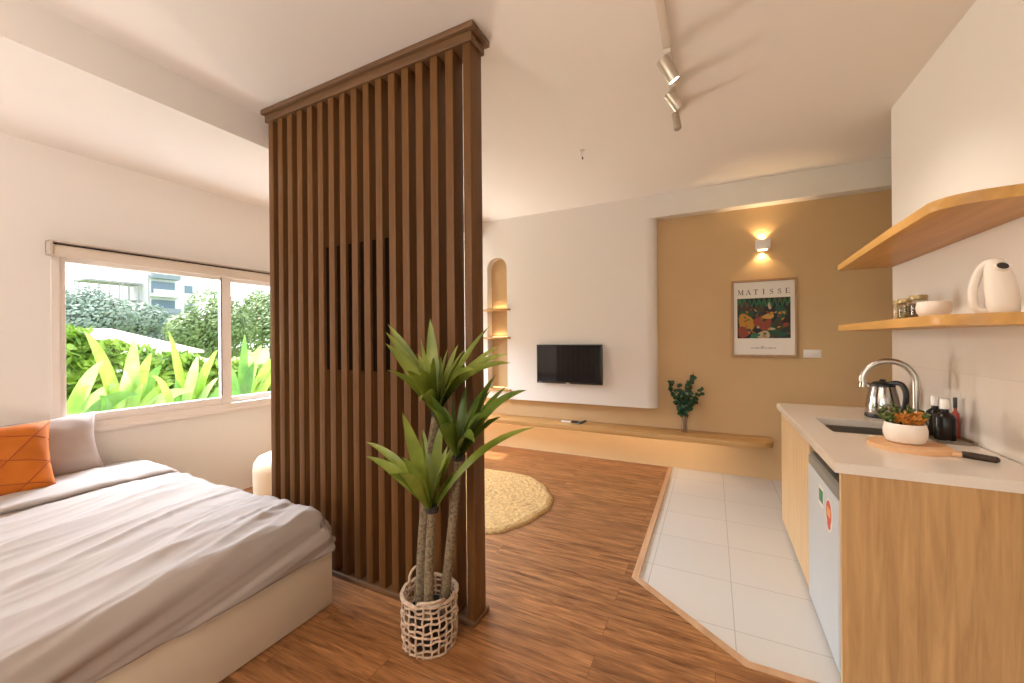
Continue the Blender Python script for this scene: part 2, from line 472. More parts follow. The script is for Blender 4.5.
# wall behind the camera with a wide door opening added for the fill lamp
bw = MB()
bw.box(-3.9, -2.9, YB - .12, YB, 0, ZC); bw.box(.3, XR + .2, YB - .12, YB, 0, ZC); bw.box(-2.9, .3, YB - .12, YB, 2.35, ZC)
struct('wall_back', bw, 'wall', loc=O0)
d = MB()
for x in (-2.9, -1.33, .25): d.box(x, x + .05, YB - .09, YB - .03, 0, 2.35)
d.box(-2.9, .3, YB - .09, YB - .03, 2.29, 2.35); d.box(-2.9, .3, YB - .09, YB - .03, 0, .06)
struct('added_door', d, 'white_frame', loc=O0)

d = MB()
for y in (3.78, 4.305): d.box(-3.86, -3.80, y, y + .04, 0, 2.25)
d.box(-3.86, -3.80, 3.82, 4.305, 2.22, 2.25); d.box(-3.86, -3.80, 3.82, 4.305, 0, .05)
d2 = struct('door_2', d, 'white_frame', loc=O0)
MB().box(-3.833, -3.827, 3.82, 4.305, .05, 2.22).build('pane', 'glass', d2)

# window
win = thing('window_1', (XL, WY0, WZ0), None, None); win['kind'] = 'structure'
f = MB()
XW = XL
f.box(XW - .11, XW + .012, WY0, WY0 + .035, WZ0, WZ1); f.box(XW - .11, XW + .012, WY1 - .06, WY1, WZ0, WZ1)
f.box(XW - .11, XW + .012, WY0 + .035, WY1 - .06, WZ0, WZ0 + .045); f.box(XW - .11, XW + .012, WY0 + .035, WY1 - .06, WZ1 - .05, WZ1)
fo = f.build('window_frame', 'white_frame', win)
def sash(y0, y1, x0, x1, zr, name, stl, strr):
    q = MB()
    q.box(x0, x1, y0, y0 + stl, WZ0 + .045, WZ1 - .05, .003); q.box(x0, x1, y1 - strr, y1, WZ0 + .045, WZ1 - .05, .003)
    q.box(x0, x1, y0 + stl, y1 - strr, WZ0 + .045, zr, .003); q.box(x0, x1, y0 + stl, y1 - strr, WZ1 - .09, WZ1 - .05, .003)
    so = q.build(name, 'white_frame', win)
    MB().box((x0 + x1) / 2 - .003, (x0 + x1) / 2 + .003, y0 + stl, y1 - strr, zr, WZ1 - .09).build('pane', 'glass', so)
    return so
sash(WY0 + .035, 2.01, XW - .045, XW - .005, .845, 'sash', .032, .082)
sash(1.975, WY1 - .06, XW - .09, XW - .05, .835, 'sash', .06, .05)
MB().box(XW - .005, XW - .001, 1.928, 1.934, .86, 1.86).build('sash_seal', 'dark', win)
MB().box(XW - .03, XW + .02, WY0 - .012, WY1 + .01, WZ0 - .028, WZ0 - .0, .004).build('window_sill', 'white_frame', win)

# roller blind, pulled up
bl = thing('roller_blind', (XL + .04, 2.0, 1.87), 'beige roller blind rolled up along the top of the window', 'blind')
q = MB(); q.box(XL + .001, XL + .075, .93, 3.09, 1.948, 1.958, .002); q.box(XL + .001, XL + .012, .93, 3.09, 1.885, 1.95)
q.build('cassette', 'blind_metal', bl)
MB().tube([(XL + .042, .95, 1.915), (XL + .042, 3.07, 1.915)], .024, 16).build('fabric_roll', 'blind', bl)
for y in (.93, 3.075):
    MB().box(XL + .001, XL + .078, y, y + .016, 1.868, 1.958, .003).build('bracket', 'blind_metal', bl)
MB().box(XL + .055, XL + .068, .95, 3.07, 1.862, 1.912, .003).build('bottom_rail', 'blind', bl)
MB().box(XL + .03, XL + .05, .95, 3.07, 1.938, 1.944).build('dark_line', 'dark', bl)  # dark line between cassette and roll

# ------------------------------------------------------------------ slat screen
YS = 1.55
scr = thing('slat_screen', (-1.70, YS + .04, 0), 'tall dark walnut slatted room divider between bed and living area', 'room divider')
first = -2.435; pitch = (2.435 - 1.096) / 15
sl = MB().box(first - .022, first + .022, YS, YS + .085, .03, ZC - .07, .003).build('slat', 'walnut', scr)
for i in range(1, 16):
    c = sl.copy(); COL.objects.link(c); c.parent = scr; c.location = (i * pitch, 0, 0)
MB().box(-1.0155, -.975, YS - .004, YS + .095, .03, ZC - .07, .003).build('end_post', 'walnut', scr)
q = MB(); q.box(-2.475, -.965, YS - .012, YS + .108, ZC - .075, ZC - .03, .003); q.box(-2.49, -.945, YS - .03, YS + .128, ZC - .03, ZC - .001, .004)
q.build('top_cap', 'walnut_x', scr)
q = MB(); q.box(-2.475, -.972, YS - .012, YS + .125, .008, .034, .004)
q.build('base_rail', 'walnut_x', scr)
tag(MB().box(-1.967, -1.475, YS + .018, YS + .03, 1.155, 1.85).build('inset_panel', 'black_panel', scr), 'black panel behind the slats')

# ------------------------------------------------------------------ bed
bed = thing('bed', (-2.7, .6, 0), 'low cream box bed base with its head against the window wall', 'bed')
BX0, BX1, BY0, BY1 = -3.70, -1.70, -.25, 1.375
MB().box(BX0, BX1, BY0, BY1, .012, .30, .004).build('bed_base', 'bed_base', bed)
MB().box(BX0 + .02, BX1 - .01, BY0 + .02, BY1 - .01, .30, .425, .04, 3).build('mattress', 'mattress', bed)

def nz3(x, y, z, s): return noise.noise(Vector((x * s, y * s, z)))
def duvet_pt(a, b):
    """a: along X past the head (0 at X=-3.2), b: along Y; overflow past the edges hangs down"""
    X0, X1 = -3.62, BX1 - .055; Y0, Y1 = BY0 + .04, BY1 - .03
    r = .13
    def bend(t, lim):
        e = t - lim
        if e <= 0: return t, 0.0
        th = min(e / r, PI / 2)
        h = r * math.sin(th); dn = r * (1 - math.cos(th))
        if e > r * PI / 2: dn += (e - r * PI / 2)
        return lim + h * .62, dn
    x, dx = bend(a, X1 - .02)
    y1, dy1 = bend(b, Y1 - .02)
    y0, dy0 = bend(-b, -Y0)
    y = y1 if b > 0 else -y0
    dy = max(dy1, dy0)
    drop = math.hypot(dx, dy) if min(dx, dy) > 0 else max(dx, dy)
    cn = min(1, min(dx, dy) / .08); x -= .030 * cn; y -= .030 * cn * (1 if b > 0 else -1)
    top = .475
    # puffiness: a soft fall towards the edges
    ed = min(1, max(0, (X1 - a) / .5)); ey = min(1, max(0, (Y1 - b) / .35))
    top += .02 * (ed * ey) ** .7 - .012
    flat = max(0, 1 - drop / .1)
    hang = min(1, drop / .12)
    # creases on top running mostly along Y, slightly slanted
    s = a * .93 + b * .24 + .05 * noise.noise(Vector((a * 1.4, b * 1.4, 6)))
    w = 0
    for k, (fr, am, wd, sh) in enumerate(((2.2, .026, .45, 3.6), (4.1, .015, .7, 4.2), (7.7, .008, 1.2, 3.6), (15, .006, 2.2, 2.6))):
        v = noise.noise(Vector((s * fr, b * wd + k * 7.3, k * 3.1)))
        env = .45 + .9 * max(0, noise.noise(Vector((a * 1.7, b * 1.9, 20 + k))) + .25)
        w += am * env * max(0, 1 - abs(v) * sh) ** 1.5
    cr = noise.noise(Vector(((a - b * .8) * 9, (a + b) * 3, 31)))
    w += .005 * max(0, 1 - abs(cr) * 3) ** 1.5 * max(0, min(1, (b - .7) / .4))
    w2 = .010 * noise.noise(Vector((a * 2.2, b * 2.0, 4.4)))
    # pull folds from the free corner, running down and away along the foot end
    dg = b * .38 + drop * 2.3
    v = 0
    for k, (fr, am) in enumerate(((4, .028), (9, .020), (19, .009))):
        v += am * noise.noise(Vector((dg * fr, b * .8 + a * .6, 9 + k * 5)))
    z = top - drop + (w + w2) * flat + (.008 * noise.noise(Vector((a * 9, b * 9, 2)))) * flat * .4
    px = x + (v + .015 * hang) * (1 if dx > 0 else 0) * hang
    py = y + (v) * (1 if dy > 0 else 0) * hang * (1 if b > 0 else -1)
    hem = .262 + .010 * noise.noise(Vector((a * 3, b * 3, 1)))
    return Vector((px, py, max(z, hem) if drop > .05 else z))
dv = MB()
A0, A1, B0, B1 = -3.55, BX1 + .175, BY0 - .16, BY1 + .19
dv.grid(lambda u, v: duvet_pt(A0 + (A1 - A0) * u, B0 + (B1 - B0) * v), 230, 230)
duv = dv.build('duvet', 'duvet', loc=(-2.6, .6, .4), angle=180)
md = duv.modifiers.new('thickness', 'SOLIDIFY'); md.thickness = .012; md.offset = -1
tag(duv, 'crumpled taupe duvet draped over the bed and hanging at its foot', 'duvet')
def flap_pt(u, v):
    """the turned-back head of the duvet, ending in a soft roll"""
    b = B0 + .10 + (B1 - .13 - B0 - .10) * v
    xe = -3.125 + .06 * math.sin(b * 1.7 + .6) - .055 * b + .02 * noise.noise(Vector((b * 5, 0, 3)))
    base = duvet_pt(-3.2, b)
    t = u
    if t < .62:
        x = -3.64 + (xe + 3.64) * t / .62; dz = .026 + .012 * math.sin(PI * t / .62)
    else:
        th = (t - .62) / .38 * PI
        x = xe + .042 * math.sin(th); dz = .014 + .021 * math.cos(th)
    wv = .011 * noise.noise(Vector((x * 9 + b * 2.2, b * 2.2, 8))) + .006 * noise.noise(Vector((x * 20 + b * 5, b * 4, 3)))
    y = base.y
    return Vector((x, y, base.z * .35 + .65 * min(base.z, .49) + dz + wv * (1 if t < .9 else .3)))
fl = MB(); fl.grid(flap_pt, 44, 110)
fo = fl.build('turned_back_fold', 'flap', duv, angle=180)
md = fo.modifiers.new('thickness', 'SOLIDIFY'); md.thickness = .008; md.offset = -1

def cushion(name, mat, c, w, h, t, lean, yaw, label, cat, puff=.6, seam=None, ears=.05):
    """square pillow standing on its edge, facing +X, leaning back; c is the bottom centre"""
    R = Matrix.Rotation(yaw, 4, 'Z') @ Matrix.Rotation(-lean, 4, 'Y')
    mb = MB(); n = 26
    def pt(u, v, sgn):
        a, b = u * 2 - 1, v * 2 - 1
        e = (1 - a ** 4) * (1 - b ** 4)
        th = t * .5 * max(0, e) ** puff
        pinch = 1 - ears * (1 - abs(a) ** 2) * abs(b) ** 3; pinch2 = 1 - ears * (1 - abs(b) ** 2) * abs(a) ** 3
        p = Vector((sgn * th, a * w / 2 * pinch2, h / 2 + b * h / 2 * pinch))
        wr = .012 * noise.noise(Vector((a * 2.2 + sgn, b * 2.4, c[1] * 9))) + .006 * noise.noise(Vector((a * 6, b * 5, 2 + c[1])))
        p.x += wr * min(1, e * 3) * sgn
        return Vector(c) + R @ p
    mb.grid(lambda u, v: pt(u, v, 1), n, n); mb.grid(lambda u, v: pt(u, v, -1), n, n)
    bmesh.ops.remove_doubles(mb.bm, verts=mb.bm.verts, dist=.0008)
    o = mb.build(name, mat, loc=c, angle=180)
    tag(o, label, cat)
    return o, pt
cushion('pillow', 'pillow', (-3.53, .815, .475), .68, .41, .19, math.radians(20), math.radians(4),
        'plain taupe pillow standing under the window behind the orange cushion', 'pillow', ears=.09)
cu, cpt = cushion('cushion', 'orange', (-3.32, .635, .485), .47, .42, .16, math.radians(24), math.radians(-4),
        'burnt orange cushion with stitched diagonal lines leaning on the bed', 'cushion', ears=.07)
q = MB()
for (u0, v0, u1, v1) in ((0, .62, 1, .40), (0, .95, 1, .72), (0, .30, 1, .10), (0, .42, .60, 1), (.25, 0, 1, .97), (.0, .72, .30, 1.0), (.62, 0, 1, .45)):
    q.tube([cpt(u0 + (u1 - u0) * k / 14, v0 + (v1 - v0) * k / 14, 1) + Vector((.001, 0, 0)) for k in range(15)], .0028, 6)
q.build('stitching', 'orange_seam', cu)

# pouf
q = MB(); q.lathe([(.0, 0), (.235, 0), (.25, .02), (.255, .30), (.25, .345), (.225, .385), (.18, .405), (0.0, .415)], (-3.09, 2.10, .008), 40, cap0=False)
tag(q.build('pouf', 'pouf'), 'round cream pouf behind the bed beside the slatted screen', 'pouf')

# ------------------------------------------------------------------ basket and dracaena
BC = Vector((-1.115, 1.40, .008)); BR = .115; BH = .215
bk = thing('basket', BC, 'open woven rope basket planter on the wood floor', 'basket')
def brad(z): return BR * (.97 + .05 * math.sin(PI * min(1, z / BH)))
q = MB()
NV = 22
for k in range(NV):
    a = 2 * PI * k / NV
    path = []
    for i in range(11):
        z = BH * i / 10
        aa = a + .025 * math.sin(i * 1.9 + k * 2.3)
        r = brad(z) + .0025 * math.sin(i * 3.1 + k)
        path.append(BC + Vector((r * math.cos(aa), r * math.sin(aa), z)))
    q.tube(path, .0042, 6)
for j in range(8):
    z0 = .008 + (BH - .02) * j / 7.4
    path = []
    for k in range(66):
        a = 2 * PI * k / 66
        z = z0 + .004 * math.sin(a * 3 + j * 2) + .0025 * math.sin(a * 11 + j)
        r = brad(z) + .004 * math.sin(a * NV / 2 + j * PI)
        path.append(BC + Vector((r * math.cos(a), r * math.sin(a), z)))
    q.tube(path, .0046, 6, closed=True)
q.build('weave', 'rope', bk)
q = MB()
for dr in (.0, .007):
    q.tube([BC + Vector(((BR * .99 + dr) * math.cos(2 * PI * k / 48), (BR * .99 + dr) * math.sin(2 * PI * k / 48), BH + .003 * math.sin(k * 1.3))) for k in range(48)], .0055, 6, closed=True)
q.build('rim', 'rope', bk)
for a0, lean in ((math.radians(158), .0), (math.radians(-48), .030)):
    q = MB(); path = []
    for k in range(13):
        t = k / 12; aa = a0 + (t - .5) * (.8 if lean == 0 else 1.05)
        hgt = .056 * math.sin(PI * t) ** .42
        r = BR + lean * math.sin(PI * t)
        path.append(BC + Vector((r * math.cos(aa), r * math.sin(aa), BH + hgt * (1 if lean == 0 else .62))))
    q.tube(path, .0062, 7); q.build('handle', 'rope', bk)

pl = thing('dracaena', BC + Vector((0, 0, .02)), 'three-stemmed dracaena with strappy green leaves growing in the rope basket', 'plant')
q = MB(); q.lathe([(.078, .012), (.092, .13), (.095, .135), (.088, .137), (.086, .128), (0, .128)], BC, 28); q.build('nursery_pot', 'black', pl)
MB().lathe([(.084, .129), (.0, .136)], BC, 24).build('soil', 'soil', pl)
canes = [((-1.168, 1.405, .13), (-1.165, 1.41, .55), (-1.085, 1.425, 1.005), .025),
         ((-1.085, 1.355, .13), (-1.082, 1.35, .36), (-1.066, 1.36, .612), .021),
         ((-1.06, 1.42, .13), (-1.005, 1.42, .50), (-.955, 1.40, .835), .022)]
heads = []
for a, b, c, r in canes:
    P = [Vector(a), Vector(b), Vector(c)]
    path = [P[0] * (1 - t) ** 2 + P[1] * 2 * t * (1 - t) + P[2] * t * t for t in [i / 26 for i in range(27)]]
    MB().tube(path, [r * (1.0 - .22 * i / 26) * (1 + .05 * (i % 2)) for i in range(27)], 12).build('cane', 'cane', pl)
    heads.append(P[2])
L1 = [((-1.335, 1.39, 1.393), .05), ((-1.29, 1.33, 1.355), .045), ((-1.245, 1.28, 1.307), .055), ((-1.139, 1.45, 1.417), .06), ((-1.07, 1.30, 1.325), .05),
      ((-.852, 1.49, 1.376), .05), ((-.777, 1.45, 1.295), .05), ((-.709, 1.38, 1.261), .05), ((-.656, 1.30, 1.232), .048), ((-.85, 1.30, 1.282), .06),
      ((-.975, 1.26, 1.25), .075), ((-.76, 1.22, 1.21), .055), ((-1.0, 1.47, 1.30), .05), ((-1.21, 1.44, 1.22), .05), ((-.93, 1.12, 1.10), .05), ((-1.02, 1.24, 1.20), .065)]
L2 = [((-1.383, 1.30, .866), .042), ((-1.298, 1.22, .835), .05), ((-1.128, 1.25, 1.027), .06), ((-.985, 1.20, .98), .055), ((-1.061, 1.43, .969), .06), ((-.90, 1.27, .90), .05),
      ((-.563, 1.30, 1.007), .045), ((-.973, 1.43, .90), .05), ((-1.16, 1.42, .92), .05), ((-1.13, 1.17, .80), .05), ((-1.02, 1.10, .84), .05)]
L3 = [((-.99, 1.22, 1.08), .05), ((-.824, 1.49, 1.17), .055), ((-.735, 1.42, 1.132), .05), ((-.653, 1.35, 1.124), .045), ((-.593, 1.30, 1.137), .06), ((-.95, 1.45, 1.093), .055),
      ((-.903, 1.28, 1.10), .07), ((-.75, 1.25, 1.05), .055), ((-.70, 1.12, .98), .05), ((-.86, 1.15, 1.02), .06), ((-.84, 1.42, 1.12), .055), ((-.80, 1.35, 1.02), .05)]
rs = random.Random(3)
for hd, LL, mt, sg in ((heads[0], L1, 'drac', 1), (heads[1], L2, 'drac', 1), (heads[2], L3, 'drac2', 1)):
    q = MB()
    for k in range(8):
        az = 2 * PI * (k + rs.random() * .7) / 8; el = math.radians(rs.uniform(38, 76)); ln = rs.uniform(.20, .33)
        tp = hd + Vector((math.cos(az) * math.cos(el), math.sin(az) * math.cos(el), math.sin(el))) * ln
        if tp.y > 1.50 and tp.x < -.9: tp.y = 1.50
        LL.append(((tp.x, tp.y, tp.z), rs.uniform(.036, .05)))
    for tip, wd in LL:
        tip = Vector(tip); v = tip - hd; hor = Vector((v.x, v.y, 0))
        st = hd + Vector((rs.uniform(-.01, .01), rs.uniform(-.01, .01), -.01)) + hor * .02
        mid = hd + v * .46 + Vector((0, 0, .16 * hor.length + .02))
        if hor.length > .32: mid.z += .03; 
        up = (Vector((0, 0, 1)) * .6 + Vector((0, -1, 0)) * .8 - hor.normalized() * .35)
        q.blade([st, mid, tip], wd, .35, tuple(up), 11, prof=lambda t: (.42 + .58 * min(1, t / .38)) * (1 - max(0, (t - .38) / .62) ** 2.1))
    q.build('leaf_rosette', mt, pl, angle=60)
    MB().lathe([(.024, -.022), (.028, -.006), (.022, .012)], hd, 14).build('leaf_collar', 'soil', pl)

# ------------------------------------------------------------------ living corner
q = MB(); RC = Vector((-1.80, 2.82)); RRAD = .67
def rug_r(a): return RRAD * (1 + .012 * math.sin(a * 7) + .008 * math.sin(a * 17 + 1))
nr, na = 60, 200
rings = []
for i in range(nr + 1):
    ring = []
    for k in range(na):
        a = 2 * PI * k / na; r = rug_r(a) * i / nr
        x, y = RC.x + r * math.cos(a), RC.y + r * math.sin(a)
        e = min(1, (1 - i / nr) * 14)
        z = .010 + .022 * math.sqrt(max(0, e)) + e * (.009 * noise.noise(Vector((x * 42, y * 42, 0))) + .006 * noise.noise(Vector((x * 95, y * 95, 3))))
        ring.append(q.bm.verts.new((x, y, z)))
    rings.append(ring)
for a, b in zip(rings, rings[1:]):
    for k in range(na): q.bm.faces.new((a[k], a[(k + 1) % na], b[(k + 1) % na], b[k]))
bmesh.ops.remove_doubles(q.bm, verts=q.bm.verts, dist=1e-5)
tag(q.build('round_rug', 'rug', loc=(RC.x, RC.y, .008), angle=180), 'round mustard shag rug on the wood floor behind the screen', 'rug')

bn = thing('floating_bench', (-1.6, 4.2, .345), 'long low oak bench shelf floating along the far wall', 'bench')
BYF = 4.05
q = MB(); q.prism([(XL + .002, BYF), (.30, BYF)] + arc(.30, BYF + .18, .18, -90, 0, 8)[1:] + [(.48, YF - .002), (XL + .002, YF - .002)], .345, .395, 'Z', .004)
q.build('bench_top', 'oak_x', bn)
MB().box(-3.6, .16, 4.10, 4.115, .333, .3445).build('light_strip', 'led', bn)

# television
tv = thing('television', (-1.40, 4.15, .825), 'black flat television mounted on the white wall', 'television')
q = MB(); q.box(-1.77, -1.03, 4.150, 4.185, .825, 1.252, .004); q.box(-1.62, -1.18, 4.185, 4.205, .89, 1.15, .006); q.build('casing', 'black', tv)
MB().box(-1.757, -1.043, 4.1475, 4.150, .845, 1.24).build('screen', 'tv_glass', tv)
MB().box(-1.425, -1.385, 4.146, 4.15, .827, .838, .001).build('badge', 'metal_grey', tv)
MB().box(-1.75, -1.71, 4.147, 4.15, .836, .839).build('corner_label', 'metal_grey', tv)
MB().box(-1.50, -1.30, 4.205, YP, .95, 1.12).build('wall_mount', 'black', tv)

# small things on the bench
q = MB(); q.box(-1.50, -1.395, 4.19, 4.235, .395, .413, .005); ro = q.build('remote_control', 'white_gloss')
tag(ro, 'small white remote control on the bench beside the black one', 'remote control')
bt = MB()
for i in range(4): bt.box(-1.485 + i * .02, -1.475 + i * .02, 4.205, 4.22, .413, .415)
bt.build('buttons', 'metal_grey', ro)
gd = thing('gadget', (-1.31, 4.20, .395), 'small black looped gadget on the bench under the television', 'gadget')
q = MB(); q.box(-1.385, -1.30, 4.185, 4.225, .395, .418, .009); q.build('gadget_body', 'black', gd)
q = MB(); q.tube([(-1.275 + .048 * math.cos(2 * PI * k / 24), 4.205 + .03 * math.sin(2 * PI * k / 24), .409 + .018 * math.cos(2 * PI * k / 24)) for k in range(24)], .0095, 8, closed=True)
q.build('loop', 'black', gd)

# vase with dark green stems
VC = Vector((-.25, 4.24, .395))
q = MB(); q.lathe([(.026, 0), (.029, .004), (.030, .05), (.027, .11), (.031, .165), (.028, .165), (.024, .11), (.027, .05), (.025, .010), (0, .009)], VC, 28)
tag(q.build('glass_vase', 'vase'), 'slim clear glass vase holding green stems on the bench', 'vase')
vp = thing('leafy_stems', VC + Vector((0, 0, .012)), 'dark green leafy stems standing in the glass vase', 'plant')
rv = random.Random(5)
tips = [(-.13, .48), (-.06, .47), (.01, .43), (.085, .60), (.055, .54), (.16, .42), (-.10, .38), (.04, .36), (-.03, .33)]
lf = MB()
for n_, (dx, dz) in enumerate(tips):
    b = VC + Vector((rv.uniform(-.012, .012), rv.uniform(-.012, .012), .014)); t = VC + Vector((dx, rv.uniform(-.09, .05), dz))
    m1 = VC + Vector((dx * .12, 0, .2))
    P = [b * (1 - s) ** 2 + m1 * 2 * s * (1 - s) + t * s * s for s in [i / 10 for i in range(11)]]
    MB().tube(P, [.0035 - .0002 * i for i in range(11)], 6).build('stem', 'stem', vp)
    for i in range(26):
        s = .36 + .64 * rv.random() ** .8
        p = b * (1 - s) ** 2 + m1 * 2 * s * (1 - s) + t * s * s
        dr = Vector((rv.uniform(-1, 1), rv.uniform(-1, 1), rv.uniform(-.3, .9))).normalized()
        lf.blade([p, p + dr * .022, p + dr * .046 + Vector((0, 0, -.006))], .034, .12, (rv.uniform(-.5, .5), -1, rv.uniform(-.2, .6)), 5, prof=lambda t: math.sin(PI * min(1, t * .92 + .04)) ** .7)
lf.build('leaves', 'dark_leaf', vp)

# niche shelves
for i, (z, lb) in enumerate(((1.655, 'top oak shelf in the arched wall niche'), (1.32, 'middle oak shelf in the arched wall niche'), (.70, 'lowest oak shelf at the foot of the arched wall niche'))):
    s_ = thing('niche_shelf', (-2.315, 4.26, z), lb, 'shelf', 'oak shelves in the arched niche')
    MB().box(-2.50, -2.13, 4.18, 4.225, z, z + .022, .002).box(NX0 + .004, NX1 - .004, 4.225, ND - .003, z, z + .022).build('shelf_board', 'oak_x', s_)
    MB().box(NX0 + .02, NX1 - .02, ND - .02, ND - .008, z + .023, z + .031).build('light_strip', 'led', s_)

# poster
ps = thing('framed_poster', (.43, 4.34, 1.13), 'oak framed art poster on the tan wall under the sconce', 'poster')
PX0, PX1, PZ0, PZ1, PY = .166, .684, 1.132, 1.850, YF
q = MB(); fw = .02
q.box(PX0, PX0 + fw, PY - .028, PY - .001, PZ0, PZ1); q.box(PX1 - fw, PX1, PY - .028, PY - .001, PZ0, PZ1)
q.box(PX0 + fw, PX1 - fw, PY - .028, PY - .001, PZ0, PZ0 + fw); q.box(PX0 + fw, PX1 - fw, PY - .028, PY - .001, PZ1 - fw, PZ1)
q.build('poster_frame', 'frame_wood', ps)
pr = MB().box(PX0 + fw, PX1 - fw, PY - .012, PY - .002, PZ0 + fw, PZ1 - fw).build('print', 'paper', ps)
def art_mat():
    """abstract dark blocks of colour: leaf greens above, ochre, rust and deep blue-black below"""
    m, nt, b = new_mat('abstract_art')
    tc = nt.nodes.new('ShaderNodeTexCoord')
    vo = nt.nodes.new('ShaderNodeTexVoronoi'); vo.inputs['Scale'].default_value = 9; vo.inputs['Randomness'].default_value = 1
    nt.links.new(tc.outputs['Object'], vo.inputs['Vector'])
    sp = nt.nodes.new('ShaderNodeSeparateColor'); nt.links.new(vo.outputs['Color'], sp.inputs[0])
    rp = nt.nodes.new('ShaderNodeValToRGB'); cr = rp.color_ramp; cr.interpolation = 'CONSTANT'
    cols = [(.012, .02, .014), (.03, .012, .012), (.02, .07, .03), (.012, .014, .02), (.08, .025, .018), (.02, .03, .022), (.05, .04, .02)]
    while len(cr.elements) < len(cols): cr.elements.new(.5)
    for i, c in enumerate(cols): cr.elements[i].position = i / len(cols); cr.elements[i].color = (*c, 1)
    nt.links.new(sp.outputs[0], rp.inputs['Fac']); nt.links.new(rp.outputs['Color'], b.inputs['Base Color'])
    b.inputs['Roughness'].default_value = .7
    return m
M['art'] = art_mat()
for nm, c in dict(a_green=(.03, .15, .065), a_ochre=(.45, .21, .025), a_rust=(.24, .05, .025), a_pale=(.48, .36, .24), a_teal=(.015, .07, .045), a_yel=(.52, .30, .07)).items(): M[nm] = plain(nm, c, .7)
AX0, AX1, AZ0, AZ1 = .214, .632, 1.305, 1.678
YA = PY - .0135
art = MB().box(AX0, AX1, YA, PY - .012, AZ0, AZ1)
def ell(cu, cv, ru, rv_, rot=0, n=20, wob=0):
    o = []
    for i in range(n):
        a = 2 * PI * i / n; r = 1 + wob * math.sin(a * 3 + cu * 9)
        x, y = ru * r * math.cos(a), rv_ * r * math.sin(a)
        o.append((min(1, max(0, cu + x * math.cos(rot) - y * math.sin(rot))), min(1, max(0, cv + x * math.sin(rot) + y * math.cos(rot)))))
    return o
shapes = [(ell(.17, .36, .15, .26, .1, wob=.12), 'a_ochre'), (ell(.13, .16, .13, .14, 0, wob=.15), 'a_rust'), (ell(.50, .40, .17, .20, -.2, wob=.15), 'a_rust'),
          (ell(.60, .55, .12, .07, .5, wob=.2), 'a_yel'), (ell(.58, .24, .15, .035, -.12), 'a_pale'), (ell(.62, .80, .035, .09, .1), 'a_pale'),
          (ell(.50, .08, .13, .10, .15, wob=.1), 'a_pale'), (ell(.33, .06, .10, .06, .5, wob=.2), 'a_green'), (ell(.84, .10, .10, .07, 0, wob=.3), 'a_teal'), (ell(.92, .33, .06, .05, 0), 'a_rust'), (ell(.83, .62, .10, .2, .1, wob=.2), 'a_teal')]
amats = ['art', 'a_green', 'a_ochre', 'a_rust', 'a_pale', 'a_teal', 'a_yel']
def on_art(pts, h): art.prism([(AX0 + (AX1 - AX0) * min(1, max(0, u)), AZ0 + (AZ1 - AZ0) * v) for u, v in pts], YA - h, YA, 'Y')
for k, (p, m) in enumerate(shapes):
    art.mi = amats.index(m); on_art(p, .0004 * (k % 4 + 1))
art.mi = 1
for k in range(11):
    u = .03 + .095 * k
    for s_ in (-1, 1):
        on_art([(u + .05 * s_ * t + .012 * math.sin(k), .99 - .30 * t + .08 * t * t) for t in (0, .5, 1)] + [(u + .05 * s_ * t + .028, .99 - .27 * t + .08 * t * t) for t in (1, .5, 0)], .002)
rart = random.Random(8)
for k in range(46):
    art.mi = rart.choice([2, 2, 3, 3, 4, 5, 5, 6, 1]); cu_, cv_ = rart.random(), rart.random() * .72
    on_art(ell(cu_, cv_, rart.uniform(.012, .035), rart.uniform(.012, .05), rart.uniform(0, 3), 9, .2), .0022)
art.build('artwork', amats, pr)
